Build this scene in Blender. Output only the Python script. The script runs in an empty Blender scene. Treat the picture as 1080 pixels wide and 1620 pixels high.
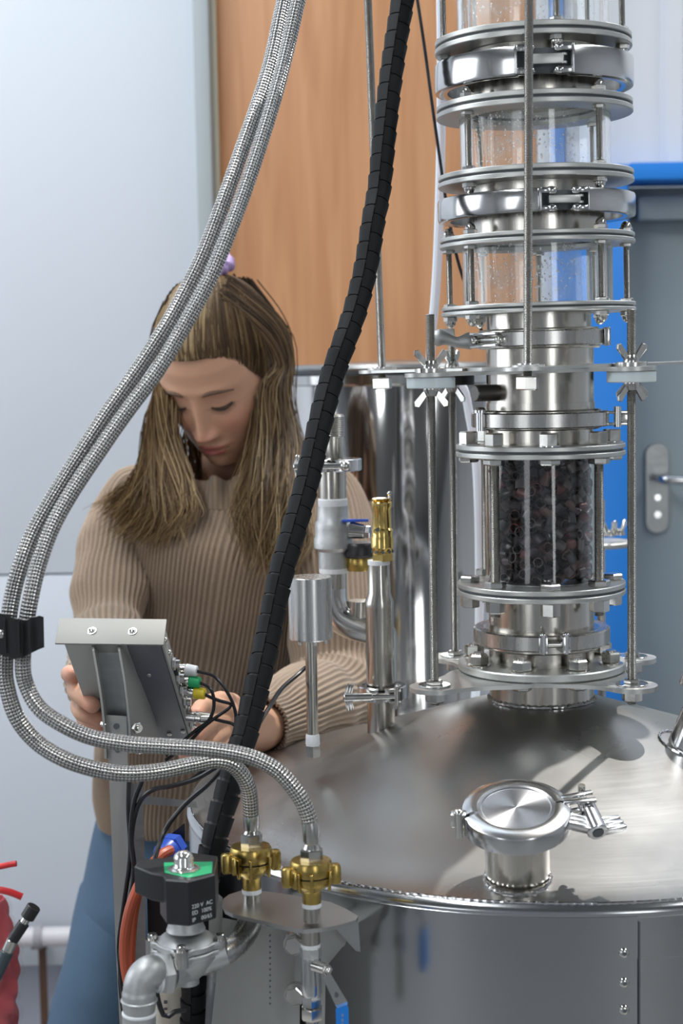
import bpy, bmesh, math, random
import numpy as np
from mathutils import Vector, Matrix, noise
random.seed(7); rng = np.random.default_rng(7)
SC = bpy.context.scene; COL = SC.collection
PI = math.pi; rad = math.radians

# ---------------------------------------------------------------- camera, world, lights, exposure
F = 2600.0                                   # focal length in pixels of the 1080x1620 frame
CAMZ = 1.6; CAMY = -0.213
RC = (Matrix.Rotation(rad(90 - 5.16), 3, 'X') @ Matrix.Rotation(rad(-1.0), 3, 'Z'))
cd = bpy.data.cameras.new('camera'); cam = bpy.data.objects.new('camera', cd); COL.objects.link(cam)
cam.matrix_world = Matrix.Translation((0, CAMY, CAMZ)) @ RC.to_4x4()
cd.sensor_fit = 'HORIZONTAL'; cd.sensor_width = 24.0; cd.lens = F / 1080 * 24.0
cd.clip_start = 0.05; cd.clip_end = 50
cd.dof.use_dof = True; cd.dof.focus_distance = 1.46; cd.dof.aperture_fstop = 8.5
SC.camera = cam
vs = SC.view_settings; vs.view_transform = 'Standard'; vs.look = 'None'; vs.gamma = 1; vs.exposure = 0.0
vs.use_curve_mapping = False
W = bpy.data.worlds.new('world'); SC.world = W; W.use_nodes = True
W.node_tree.nodes['Background'].inputs[0].default_value = (0.78, 0.88, 1.0, 1)
W.node_tree.nodes['Background'].inputs[1].default_value = 1.8

def lamp(name, kind, loc, energy, color, size=None, sy=None, target=None, direction=None):
    l = bpy.data.lights.new(name, kind); l.energy = energy; l.color = color
    if kind == 'AREA':
        l.shape = 'RECTANGLE'; l.size = size; l.size_y = sy or size
    o = bpy.data.objects.new(name, l); COL.objects.link(o); o.location = loc
    d = Vector(direction) if direction else (Vector(target) - Vector(loc))
    o.rotation_euler = d.to_track_quat('-Z', 'Y').to_euler()
    return o
sun = lamp('sun', 'SUN', (0.6, 2.4, 5), 3.0, (1.0, 0.96, 0.9), direction=(-0.27, -0.345, -0.90))
sun.data.angle = rad(0.8)
lamp('window_daylight_left', 'AREA', (-3.25, 1.5, 1.9), 46, (0.90, 0.95, 1.0), 2.2, 2.2, target=(0.3, 1.4, 1.3))
lamp('added_front_fill', 'AREA', (-2.5, -3.1, 1.8), 34, (0.92, 0.96, 1.0), 1.8, 2.4, target=(0.1, 1.6, 1.2))  # added light, no opening in that wall; gives the steel something to reflect
lamp('window_daylight_right', 'AREA', (1.75, -3.1, 1.8), 24, (0.95, 0.98, 1.0), 0.7, 2.4, target=(0.2, 1.4, 1.2))
lamp('ceiling_tube_light', 'AREA', (-0.9, 0.9, 3.25), 52, (0.93, 0.97, 1.0), 0.3, 3.0, target=(-0.9, 0.95, 0))
lamp('ceiling_tube_light_right', 'AREA', (1.9, 0.8, 3.25), 40, (0.95, 0.98, 1.0), 0.3, 3.0, target=(1.9, 0.85, 0))

def at(px, py, Y):
    d = RC @ Vector(((px - 540) / F, -(py - 810) / F, -1.0))
    s = (Y - CAMY) / d.y
    return Vector((d.x * s, Y, CAMZ + d.z * s))
def onz(px, py, z):
    d = RC @ Vector(((px - 540) / F, -(py - 810) / F, -1.0))
    s = (z - CAMZ) / d.z
    return Vector((d.x * s, CAMY + d.y * s, z))
def mpp(px, py, Y):                            # metres per pixel at that spot
    d = RC @ Vector(((px - 540) / F, -(py - 810) / F, -1.0))
    return ((Y - CAMY) / d.y) / F

# ---------------------------------------------------------------- materials
MATS = {}
def nt(name):
    m = bpy.data.materials.new(name); m.use_nodes = True
    n = m.node_tree.nodes; b = n['Principled BSDF']; return m, m.node_tree, b
def setc(b, col, rough, metal=0.0):
    b.inputs['Base Color'].default_value = (*col, 1); b.inputs['Roughness'].default_value = rough
    b.inputs['Metallic'].default_value = metal
def mat(name, col, rough=0.5, metal=0.0, nscale=None, namt=0.12, bump=0.0, stretch=(1, 1, 1), rvar=0.0, **kw):
    """principled with an optional noise driven colour / bump / roughness variation"""
    m, t, b = nt(name); setc(b, col, rough, metal)
    for k, v in kw.items():
        b.inputs[k.replace('_', ' ')].default_value = v
    if nscale:
        tc = t.nodes.new('ShaderNodeTexCoord'); mp = t.nodes.new('ShaderNodeMapping')
        mp.inputs['Scale'].default_value = stretch
        t.links.new(tc.outputs['Object'], mp.inputs['Vector'])
        nz = t.nodes.new('ShaderNodeTexNoise'); nz.inputs['Scale'].default_value = nscale
        nz.inputs['Detail'].default_value = 4
        t.links.new(mp.outputs[0], nz.inputs['Vector'])
        mx = t.nodes.new('ShaderNodeMix'); mx.data_type = 'RGBA'
        mx.inputs[6].default_value = (*[c * (1 - namt) for c in col], 1)
        mx.inputs[7].default_value = (*[min(1, c * (1 + namt)) for c in col], 1)
        t.links.new(nz.outputs[0], mx.inputs[0]); t.links.new(mx.outputs[2], b.inputs['Base Color'])
        if rvar:
            mr = t.nodes.new('ShaderNodeMapRange'); mr.inputs[1].default_value = .3; mr.inputs[2].default_value = .7
            mr.inputs[3].default_value = max(.02, rough - rvar); mr.inputs[4].default_value = rough + rvar
            t.links.new(nz.outputs[0], mr.inputs[0]); t.links.new(mr.outputs[0], b.inputs['Roughness'])
        if bump:
            bp = t.nodes.new('ShaderNodeBump'); bp.inputs['Strength'].default_value = bump
            bp.inputs['Distance'].default_value = 0.001
            t.links.new(nz.outputs[0], bp.inputs['Height']); t.links.new(bp.outputs[0], b.inputs['Normal'])
    MATS[name] = m; return m
STEEL = mat('brushed_steel', (.53, .52, .50), .27, 1, 40, .06, .03, (6, 6, .6), .04)
PIPE = mat('pipe_steel', (.54, .515, .47), .22, 1, 30, .10, .12, (6, 6, .6), .06)
POL = mat('polished_steel', (.64, .64, .64), .17, 1, 14, .06, .03, (1, 1, 1), .03)
FLG = mat('flange_steel', (.58, .585, .565), .42, 1, 45, .12, .12, (1, 1, 1), .06)
PLATE = mat('plain_plate_steel', (.46, .46, .45), .36, 1, 9, .08)
HOODM = mat('grey_hood_sheet', (.27, .27, .255), .6, .3, 22, .06)
DARKST = mat('dull_steel', (.36, .37, .37), .38, 1, 50, .14, .1, (1, 1, 6), .06)
BOLT = mat('bolt_steel', (.62, .61, .58), .2, 1, 90, .12, .05, (1, 1, 1), .06)
ROD = mat('threaded_steel', (.36, .35, .33), .34, 1, 120, .2)
CAST = mat('cast_aluminium', (.52, .53, .53), .5, .9, 160, .15, .35)
GALV = mat('zinc_plated_sheet', (.37, .37, .355), .55, .45, 22, .08, .05)
BLACKM = mat('dark_sheet_metal', (.20, .21, .23), .45, .8, 30, .12)
BRASS = mat('brass', (.50, .36, .11), .28, 1, 50, .22, .12, (1, 1, 1), .07)
BRASSP = mat('bright_brass', (.80, .58, .20), .16, 1, 60, .12, .05)
RUB = mat('black_rubber', (.012, .013, .015), .5, 0, 120, .3, .2)
BPL = mat('black_plastic', (.014, .015, .017), .38, 0, 200, .25, .15)
SPIR = mat('black_cable_wrap', (.005, .006, .007), .6, 0, 90, .25, .12, Specular_IOR_Level=.3)
CAB = mat('black_cable_sheath', (.012, .012, .014), .25)
NYL = mat('milky_nylon', (.62, .68, .70), .35, 0, 20, .05, Subsurface_Weight=.2)
TAPE = mat('white_thread_tape', (.80, .82, .84), .55, 0, 300, .08, .4)
WHOSE = mat('translucent_white_hose', (.72, .78, .86), .3, 0, 10, .04, Subsurface_Weight=.2)
GASK = mat('dark_gasket', (.09, .10, .11), .55)
BLUEP = mat('blue_paint', (.012, .22, .72), .42, 0, 4, .08)
GREEN = mat('green_label', (.02, .33, .14), .4, 0, 60, .15)
BLUEG = mat('blue_gland_plastic', (.03, .09, .50), .35)
ORNG = mat('orange_cable', (.42, .085, .04), .4, 0, 30, .1)
WPAINT = mat('white_print', (.75, .77, .78), .6)
def glass(name, col=(1, 1, 1), rough=0.0, ior=1.45):
    m, t, b = nt(name); setc(b, col, rough); b.inputs['Transmission Weight'].default_value = 1; b.inputs['IOR'].default_value = ior
    return m
GLASS = glass('clear_glass', (.985, .995, .99), 0, 1.42)
def mist():
    m, t, b = nt('mist_and_sheen'); setc(b, (.85, .87, .88), .5)
    tc = t.nodes.new('ShaderNodeTexCoord'); nz = t.nodes.new('ShaderNodeTexNoise'); nz.inputs['Scale'].default_value = 22; nz.inputs['Detail'].default_value = 5; t.links.new(tc.outputs['Object'], nz.inputs['Vector'])
    mr = t.nodes.new('ShaderNodeMapRange'); mr.inputs[1].default_value = .42; mr.inputs[2].default_value = .75; mr.inputs[3].default_value = .04; mr.inputs[4].default_value = .36
    t.links.new(nz.outputs[0], mr.inputs[0]); t.links.new(mr.outputs[0], b.inputs['Alpha']); return m
MIST = mist()
DROP = glass('water_droplet', (1, 1, 1), 0, 1.33)

def steel_radial(r0=.26, r1=.34, col=(.41, .405, .395)):
    """dome and tank: fine circular brushing round the vertical axis"""
    m, t, b = nt('tank_brushed_steel'); setc(b, col, .24, 1)
    tc = t.nodes.new('ShaderNodeTexCoord'); sp = t.nodes.new('ShaderNodeSeparateXYZ'); t.links.new(tc.outputs['Object'], sp.inputs[0])
    def mth(op, a, bb=None):
        n = t.nodes.new('ShaderNodeMath'); n.operation = op
        for i, x in enumerate((a, bb)):
            if x is None: continue
            if isinstance(x, (int, float)): n.inputs[i].default_value = x
            else: t.links.new(x, n.inputs[i])
        return n.outputs[0]
    r = mth('SQRT', mth('ADD', mth('MULTIPLY', sp.outputs[0], sp.outputs[0]), mth('MULTIPLY', sp.outputs[1], sp.outputs[1])))
    an = mth('ARCTAN2', sp.outputs[0], sp.outputs[1])
    cb = t.nodes.new('ShaderNodeCombineXYZ')
    t.links.new(mth('MULTIPLY', r, 220.0), cb.inputs[0]); t.links.new(mth('MULTIPLY', an, 1.6), cb.inputs[1]); t.links.new(mth('MULTIPLY', sp.outputs[2], 220.0), cb.inputs[2])
    nz = t.nodes.new('ShaderNodeTexNoise'); nz.inputs['Scale'].default_value = 1.0; nz.inputs['Detail'].default_value = 3
    t.links.new(cb.outputs[0], nz.inputs['Vector'])
    n2 = t.nodes.new('ShaderNodeTexNoise'); n2.inputs['Scale'].default_value = 9; n2.inputs['Detail'].default_value = 5
    t.links.new(tc.outputs['Object'], n2.inputs['Vector'])
    mr = t.nodes.new('ShaderNodeMapRange'); mr.inputs[1].default_value = .3; mr.inputs[2].default_value = .7; mr.inputs[3].default_value = r0; mr.inputs[4].default_value = r1
    t.links.new(n2.outputs[0], mr.inputs[0]); t.links.new(mr.outputs[0], b.inputs['Roughness'])
    bp = t.nodes.new('ShaderNodeBump'); bp.inputs['Strength'].default_value = .12; bp.inputs['Distance'].default_value = .0004
    t.links.new(nz.outputs[0], bp.inputs['Height'])
    b2 = t.nodes.new('ShaderNodeBump'); b2.inputs['Strength'].default_value = .0; b2.inputs['Distance'].default_value = .006
    t.links.new(n2.outputs[0], b2.inputs['Height']); t.links.new(bp.outputs[0], b2.inputs['Normal']); t.links.new(b2.outputs[0], b.inputs['Normal'])
    b.inputs['Anisotropic'].default_value = .35
    return m
TANK = steel_radial(); SHELLM = steel_radial(.15, .21, (.52, .53, .54))

def braid():
    m, t, b = nt('braided_steel'); setc(b, (.5, .5, .5), .27, 1)
    uv = t.nodes.new('ShaderNodeUVMap'); uv.uv_map = 'uv'
    sp = t.nodes.new('ShaderNodeSeparateXYZ'); t.links.new(uv.outputs[0], sp.inputs[0])
    def mth(op, a, bb=None):
        n = t.nodes.new('ShaderNodeMath'); n.operation = op
        for i, x in enumerate((a, bb)):
            if x is None: continue
            if isinstance(x, (int, float)): n.inputs[i].default_value = x
            else: t.links.new(x, n.inputs[i])
        return n.outputs[0]
    u = mth('MULTIPLY', sp.outputs[0], 2 * PI * 8); v = mth('MULTIPLY', sp.outputs[1], 2 * PI * 190)
    A = mth('SINE', mth('ADD', u, v)); B = mth('SINE', mth('SUBTRACT', u, v))
    h = mth('MULTIPLY', A, B)
    bp = t.nodes.new('ShaderNodeBump'); bp.inputs['Strength'].default_value = 1; bp.inputs['Distance'].default_value = .0007
    t.links.new(h, bp.inputs['Height']); t.links.new(bp.outputs[0], b.inputs['Normal'])
    mr = t.nodes.new('ShaderNodeMapRange'); mr.inputs[1].default_value = -.9; mr.inputs[2].default_value = .1
    t.links.new(h, mr.inputs[0])
    mx = t.nodes.new('ShaderNodeMix'); mx.data_type = 'RGBA'; mx.inputs[6].default_value = (.05, .05, .05, 1); mx.inputs[7].default_value = (.46, .455, .445, 1)
    t.links.new(mr.outputs[0], mx.inputs[0]); t.links.new(mx.outputs[2], b.inputs['Base Color'])
    return m
BRAID = braid()

# ---------------------------------------------------------------- mesh builder
def frame(d):
    d = Vector(d).normalized(); q = d.to_track_quat('Z', 'Y'); return q.to_matrix().to_4x4()
def place(p, d=(0, 0, 1), roll=0):
    return Matrix.Translation(p) @ frame(d) @ Matrix.Rotation(roll, 4, 'Z')
def polar(a, r, z=0):                         # angle in degrees, 0 = toward the camera, + = to the right
    return Vector((r * math.sin(rad(a)), -r * math.cos(rad(a)), z))
def catmull(P, n=8):
    P = [Vector(p) for p in P]; Q = [2 * P[0] - P[1]] + P + [2 * P[-1] - P[-2]]; out = []
    for i in range(1, len(Q) - 2):
        a, b, c, d = Q[i - 1], Q[i], Q[i + 1], Q[i + 2]
        for k in range(n):
            t = k / n
            out.append(.5 * ((2 * b) + (c - a) * t + (2 * a - 5 * b + 4 * c - d) * t * t + (3 * b - a - 3 * c + d) * t ** 3))
    out.append(P[-1].copy()); return out
def evenly(P, step):
    L = [0]
    for a, b in zip(P, P[1:]): L.append(L[-1] + (b - a).length)
    n = max(2, int(L[-1] / step)); out = []; j = 0
    for k in range(n + 1):
        s = L[-1] * k / n
        while j < len(L) - 2 and L[j + 1] < s: j += 1
        out.append(P[j].lerp(P[j + 1], (s - L[j]) / max(1e-9, L[j + 1] - L[j])))
    return out
def pframes(P):
    T = [(P[min(i + 1, len(P) - 1)] - P[max(i - 1, 0)]).normalized() for i in range(len(P))]
    n = T[0].orthogonal().normalized(); R = []
    for t in T:
        n = (n - t * n.dot(t)).normalized(); R.append((n, t.cross(n)))
    return T, R

class G:
    def __init__(s): s.v = []; s.f = []; s.uv = None
    def add(s, vs, fs, M=None):
        o = len(s.v)
        s.v += [tuple(M @ Vector(p)) for p in vs] if M is not None else [tuple(p) for p in vs]
        s.f += [tuple(i + o for i in f) for f in fs]; return s
    def lathe(s, prof, seg=48, M=None, a0=None, a1=None):
        """prof: (r, z) list; full turn, or an arc of a closed section when a0, a1 are given"""
        vs = []; fs = []; n = len(prof)
        if a0 is None:
            for k in range(seg):
                a = 2 * PI * k / seg
                for r, z in prof: vs.append((r * math.sin(a), -r * math.cos(a), z))
            for k in range(seg):
                for i in range(n - 1):
                    a, b = k * n + i, ((k + 1) % seg) * n + i
                    q = [a, b, b + 1, a + 1]
                    if prof[i][0] < 1e-9: q = [a, b + 1, a + 1]
                    elif prof[i + 1][0] < 1e-9: q = [a, b, a + 1]
                    fs.append(tuple(q))
        else:
            for k in range(seg + 1):
                a = rad(a0 + (a1 - a0) * k / seg)
                for r, z in prof: vs.append((r * math.sin(a), -r * math.cos(a), z))
            for k in range(seg):
                for i in range(n):
                    j = (i + 1) % n
                    fs.append((k * n + i, (k + 1) * n + i, (k + 1) * n + j, k * n + j))
            fs.append(tuple(range(n - 1, -1, -1))); fs.append(tuple(seg * n + i for i in range(n)))
        return s.add(vs, fs, M)
    def ring(s, r0, r1, z0, z1, seg=64, M=None, c=0.0006, a0=None, a1=None):
        p = [(r0, z0), (r1 - c, z0), (r1, z0 + c), (r1, z1 - c), (r1 - c, z1), (r0, z1)]
        if a0 is None: return s.lathe(p + [p[0]], seg, M)
        return s.lathe(p, seg, M, a0, a1)
    def cyl(s, p0, p1, r, r2=None, seg=16, c=0.0):
        p0 = Vector(p0); p1 = Vector(p1); L = (p1 - p0).length; r2 = r if r2 is None else r2
        pr = [(0, 0), (r - c, 0)] + ([(r, c), (r2, L - c)] if c else [(r2, L)]) + ([(r2 - c, L)] if c else []) + [(0, L)]
        return s.lathe(pr, seg, place(p0, p1 - p0))
    def box(s, c, d, M=None, b=0.0):
        x, y, z = [q / 2 for q in d]; c = Vector(c)
        if b <= 0:
            vs = [c + Vector((i * x, j * y, k * z)) for i in (-1, 1) for j in (-1, 1) for k in (-1, 1)]
            fs = [(0, 1, 3, 2), (4, 6, 7, 5), (0, 4, 5, 1), (2, 3, 7, 6), (0, 2, 6, 4), (1, 5, 7, 3)]
            return s.add(vs, fs, M)
        bm = bmesh.new(); bmesh.ops.create_cube(bm, size=1)
        for v in bm.verts: v.co = Vector((v.co.x * 2 * x, v.co.y * 2 * y, v.co.z * 2 * z)) + c
        bmesh.ops.bevel(bm, geom=bm.edges[:], offset=b, segments=2, affect='EDGES', profile=.5)
        bm.verts.index_update(); s.add([v.co.copy() for v in bm.verts], [[v.index for v in f.verts] for f in bm.faces], M); bm.free(); return s
    def prism(s, poly, z0, z1, M=None, c=0.0):
        n = len(poly); cx = sum(p[0] for p in poly) / n; cy = sum(p[1] for p in poly) / n
        def ins(p): 
            if not c: return p
            d = Vector((cx - p[0], cy - p[1])); l = d.length; d = d * (c / max(l, 1e-6)); return (p[0] + d.x, p[1] + d.y)
        L = [(z0, True), (z0 + c, False), (z1 - c, False), (z1, True)] if c else [(z0, False), (z1, False)]
        vs = []
        for z, i in L:
            for p in poly:
                q = ins(p) if i else p; vs.append((q[0], q[1], z))
        fs = [tuple(range(n - 1, -1, -1)), tuple((len(L) - 1) * n + i for i in range(n))]
        for k in range(len(L) - 1):
            for i in range(n):
                j = (i + 1) % n; fs.append((k * n + i, k * n + j, (k + 1) * n + j, (k + 1) * n + i))
        return s.add(vs, fs, M)
    def hexa(s, p, d, r, h, roll=0, hole=None, c=None):
        """hexagonal nut or head from p along d; r = corner radius"""
        c = r * .12 if c is None else c
        return s.prism([(r * math.cos(PI / 3 * i), r * math.sin(PI / 3 * i)) for i in range(6)], 0, h, place(p, d, roll), c)
    def dome(s, p, d, r, h, seg=16):
        return s.lathe([(r * math.cos(t), h * math.sin(t)) for t in [PI / 2 * i / 6 for i in range(6)]] + [(0, h)], seg, place(p, d))
    def tube(s, P, r, seg=12, caps=True, uv=False, uvlen=None, flat=None):
        P = [Vector(p) for p in P]; T, R = pframes(P); vs = []; fs = []; n = len(P); m = seg + 1 if uv else seg
        rr = r if hasattr(r, '__len__') else [r] * n
        for i in range(n):
            for k in range(m):
                a = 2 * PI * k / seg; vs.append(P[i] + (R[i][0] * math.cos(a) + R[i][1] * math.sin(a)) * rr[i])
        for i in range(n - 1):
            for k in range(seg):
                j = (k + 1) if uv else (k + 1) % seg
                fs.append((i * m + k, i * m + j, (i + 1) * m + j, (i + 1) * m + k))
        if caps: fs.append(tuple(range(seg - 1, -1, -1))); fs.append(tuple((n - 1) * m + k for k in range(seg)))
        if uv:
            L = [0.0]
            for a, b in zip(P, P[1:]): L.append(L[-1] + (b - a).length)
            s.uv = [(k / seg, L[i]) for i in range(n) for k in range(m)]
        return s.add(vs, fs)
    def thread(s, p0, p1, r, pitch=.00125, seg=12, d=.0006):
        p0 = Vector(p0); p1 = Vector(p1); L = (p1 - p0).length; n = int(L / pitch); pr = [(0, 0)]
        for i in range(n):
            pr += [(r - d, (i + .0) * L / n), (r, (i + .5) * L / n)]
        pr += [(r - d, L), (0, L)]
        return s.lathe(pr, seg, place(p0, p1 - p0))
    def sphere(s, c, r, seg=16, M=None, sc=(1, 1, 1)):
        pr = [(0, -1)] + [(math.cos(t), math.sin(t)) for t in [-PI / 2 + PI * i / 10 for i in range(1, 10)]] + [(0, 1)]
        T = Matrix.Translation(c) @ Matrix.Diagonal((r * sc[0], r * sc[1], r * sc[2], 1))
        return s.lathe(pr, seg, (M @ T) if M is not None else T)

def obj(name, g, m, parent=None, smooth=True, ang=35, kind=None, world=False):
    """link the collected geometry as one mesh object; world=True: coordinates are world ones and the parent is moved out again"""
    me = bpy.data.meshes.new(name)
    vs = g.v
    if world and parent is not None:
        inv = WM[parent.name].inverted(); vs = [tuple(inv @ Vector(v)) for v in vs]
    me.from_pydata(vs, [], g.f); me.validate()
    me.materials.append(m)
    if g.uv is not None:
        ul = me.uv_layers.new(name='uv'); idx = np.empty(len(me.loops), dtype=np.int32); me.loops.foreach_get('vertex_index', idx)
        ul.data.foreach_set('uv', np.array(g.uv, dtype=np.float32)[idx].ravel())
    if smooth:
        me.polygons.foreach_set('use_smooth', [True] * len(me.polygons))
        me.set_sharp_from_angle(angle=rad(ang))
    me.update()
    o = bpy.data.objects.new(name, me); COL.objects.link(o)
    if parent is not None: o.parent = parent
    if kind: o['kind'] = kind
    WM[o.name] = WM[parent.name] if parent is not None else Matrix()
    return o
WM = {}
def tag(o, label=None, cat=None, group=None):
    if label: o['label'] = label
    if cat: o['category'] = cat
    if group: o['group'] = group
    return o
def thing(name, label, cat, loc=(0, 0, 0), M=None, group=None):
    o = bpy.data.objects.new(name, None); COL.objects.link(o); o.empty_display_size = .02
    m = M if M is not None else Matrix.Translation(loc)
    o.matrix_world = m; WM[o.name] = m.copy()
    return tag(o, label, cat, group)
def share(o, M, parent):                        # an alike piece: same mesh, other place
    c = o.copy(); COL.objects.link(c); c.parent = parent; c.matrix_local = M; WM[c.name] = WM[parent.name] @ M; return c
# ---------------------------------------------------------------- the setting
WALLW = mat('painted_white_board', (.76, .80, .86), .55, 0, 1.6, .025, .03)
WALLG = mat('grey_lilac_wall', (.42, .43, .50), .6, 0, 3, .05)
CLAD = mat('white_cladding', (.76, .77, .79), .45, 0, 2, .03)
DOORG = mat('grey_green_door_paint', (.31, .365, .385), .42, 0, 3, .07, .05)
TRIMG = mat('grey_frame_paint', (.40, .44, .45), .5, 0, 5, .06)
CONC = mat('concrete_floor', (.28, .28, .28), .55, 0, 3, .2, .2)
CEIL = mat('ceiling_grey', (.17, .175, .18), .8)
SHUT = mat('workshop_wall', (.52, .53, .55), .7, 0, 2, .2)
def wood():
    m, t, b = nt('plywood_face'); setc(b, (.5, .28, .15), .45)
    tc = t.nodes.new('ShaderNodeTexCoord'); mp = t.nodes.new('ShaderNodeMapping'); mp.inputs['Scale'].default_value = (7, 7, .55)
    t.links.new(tc.outputs['Object'], mp.inputs[0])
    nz = t.nodes.new('ShaderNodeTexNoise'); nz.inputs['Scale'].default_value = 4; nz.inputs['Detail'].default_value = 6; nz.inputs['Distortion'].default_value = .8
    t.links.new(mp.outputs[0], nz.inputs['Vector'])
    cr = t.nodes.new('ShaderNodeValToRGB'); cr.color_ramp.elements[0].position = .3; cr.color_ramp.elements[0].color = (.50, .225, .095, 1)
    cr.color_ramp.elements[1].position = .72; cr.color_ramp.elements[1].color = (.66, .335, .16, 1)
    t.links.new(nz.outputs[0], cr.inputs[0]); t.links.new(cr.outputs[0], b.inputs['Base Color'])
    return m
WOOD = wood()
def st(name, g, m, parent=None):
    return obj(name, g, m, parent, kind='structure')
BY = 2.95
xA = at(317, 400, BY).x; xB = at(341, 400, BY).x; xC = at(853, 400, BY).x; xD = at(884, 400, BY).x; xE = at(917, 200, BY).x; xF = at(990, 600, BY).x
zL = at(1000, 262, BY).z; zL2 = at(1000, 289, BY).z; zJ = at(60, 910, BY).z; zB = .42
st('floor', G().box((.3, .2, -.05), (7.6, 7.2, .1)), CONC)
g = G().box((-3.4, .2, 1.8), (.1, 7.0, 3.6)); st('wall_left', g, SHUT)
g = G().box((3.95, .2, 1.8), (.1, 7.0, 3.6)); st('wall_right', g, SHUT)
g = G().box((.3, -3.3, 1.8), (7.6, .1, 3.6)); st('wall_front', g, SHUT)
# ceiling with a long rooflight over the still
g = G().box((.3, -.75, 3.62), (7.6, 4.9, .06)).box((-2.35, 2.3, 3.62), (2.3, 1.2, .06)).box((3.1, 2.3, 3.62), (1.9, 1.2, .06)).box((.3, 3.0, 3.62), (7.6, .22, .06))
st('ceiling', g, CEIL)
# white boards of the back wall: one over, one under the joint, and the lilac strip below the pipe
wl = st('wall_back', G().box(((xA - 3.4) / 2, BY + .10, 1.8), (xA + 3.4, .1, 3.6)), WALLG)
tag(wl)
up = obj('panel', G().box(((xA - 3.4) / 2, BY + .03, (3.6 + zJ) / 2 + .001), (xA + 3.4, .04, 3.6 - zJ - .002), b=.0015), WALLW, wl)
lo = obj('panel', G().box(((xA - 3.4) / 2, BY + .028, (zJ + zB) / 2 - .001), (xA + 3.4, .04, zJ - zB - .002), b=.0015), WALLW, wl)
st('trim_1', G().box(((xA + xB) / 2, BY + .0, 1.8), (xB - xA, .09, 3.6), b=.004), TRIMG)
t = thing('plywood_panel', 'tall orange-brown plywood panel behind the woman and the steel column', 'panel', (xB, BY, 0))
obj('board', G().box(((xC - xB) / 2, .03, 1.78), (xC - xB - .004, .03, 3.5), b=.002), WOOD, t)
obj('edge_strip', G().box((.006, .005, 1.78), (.010, .02, 3.5), b=.001), mat('pale_edge_strip', (.60, .55, .42), .5), t)
st('trim_2', G().box(((xC + xD) / 2, BY + .03, 1.8), (xD - xC - .002, .05, 3.6)), CLAD)
st('trim_3', G().box(((xD + xE) / 2, BY + .02, (3.6 + zL) / 2), (xE - xD, .06, 3.6 - zL)), BLUEP)
# ribbed white cladding above the door
g = G(); x = xE; pts = []
while x < 3.85:
    pts += [(x, BY + .05), (x + .012, BY + .028), (x + .040, BY + .028), (x + .052, BY + .05), (x + .15, BY + .05)]; x += .16
n = len(pts); vs = [(p[0], p[1], z) for z in (zL, 3.6) for p in pts]
g.add(vs, [(i, i + 1, n + i + 1, n + i) for i in range(n - 1)]); st('wall_back_cladding', g, CLAD)
dr = st('door_1', G().box(((xF + 3.0) / 2, BY + .11, zL2 / 2), (3.0 - xF, .045, zL2), b=.002), DOORG)
obj('door_frame', G().box(((xD + xF) / 2, BY + .03, zL / 2), (xF - xD, .12, zL), b=.003), BLUEP, dr)
obj('lintel', G().box(((xF + 3.0) / 2, BY + .02, (zL + zL2) / 2), (3.0 - xF, .14, zL - zL2), b=.003), BLUEP, dr)
obj('door_stop', G().box((xF + .008, BY + .075, zL2 / 2), (.016, .03, zL2)), TRIMG, dr)
obj('closer_box', G().box((xF + .20, BY + .06, zL2 - .045), (.34, .05, .045), b=.004), DOORG, dr)
hp = at(1038, 772, BY + .085)
g = G(); w = .0225; h = .09
pl = [(w * math.cos(a), (h - w) * (1 if math.sin(a) > 0 else -1) + w * math.sin(a)) for a in [2 * PI * (i + .5) / 24 for i in range(24)]]
g.prism(pl, 0, .008, Matrix.Translation(hp) @ Matrix.Rotation(PI / 2, 4, 'X'), .0015)
hdl = obj('door_handle', g, DARKST, dr)
g = G(); l0 = hp + Vector((0, -.01, .022)); g.tube(evenly(catmull([l0, l0 + Vector((0, -.045, 0)), l0 + Vector((.02, -.055, -.002)), l0 + Vector((.12, -.055, -.006))], 8), .006), .009, 14)
obj('lever', g, POL, hdl)
obj('keyhole', G().cyl(hp + Vector((0, -.008, -.018)), hp + Vector((0, -.013, -.018)), .006).cyl(hp + Vector((0, -.008, -.052)), hp + Vector((0, -.013, -.052)), .007), POL, hdl)
# pipe along the wall at lower left with its bracket
pz = at(60, 1485, BY - .06)
t = thing('wall_pipe', 'white horizontal pipe low on the wall left of the jeans', 'pipe', (pz.x, BY - .05, pz.z))
obj('pipe', G().cyl((-1.2, 0, 0), (1.6, 0, 0), .019), mat('white_plastic_pipe', (.74, .70, .72), .35), t)
g = G().box((0, .03, -.10), (.014, .01, .20)).box((0, .012, -.02), (.03, .03, .008)); obj('bracket', g, mat('rusty_bracket', (.13, .07, .045), .7, .3, 60, .4), t)
obj('clip', G().ring(.0195, .0225, -.008, .008, 24, place((.0, 0, 0), (1, 0, 0))), mat('grey_clip', (.4, .38, .4), .5), t)

# ---------------------------------------------------------------- second vessel behind
c2 = at(628, 590, 2.2); R2 = 172 * mpp(628, 700, 2.2)
t = thing('storage_tank', 'tall polished steel drum standing behind the column', 'tank', (c2.x, 2.2, 0)); zt = c2.z
obj('drum', G().lathe([(0, .05), (R2 - .01, .05), (R2, .06), (R2, zt - .012), (R2 - .004, zt - .006)], 96), mat('mirror_steel', (.62, .61, .60), .13, 1, 3, .05, .05, (1, 1, .3), .06), t)
obj('rim', G().lathe([(R2 - .006, zt - .014), (R2 + .004, zt - .014), (R2 + .005, zt - .002), (R2 + .002, zt + .001), (R2 - .006, zt + .001)], 96), POL, t)
obj('gasket', G().ring(R2 - .02, R2 + .003, zt + .001, zt + .005, 96), GASK, t)
obj('lid', G().lathe([(R2 + .005, zt + .005), (R2 + .007, zt + .008), (R2 + .005, zt + .013), (0, zt + .019)], 96), DARKST, t)
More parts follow.
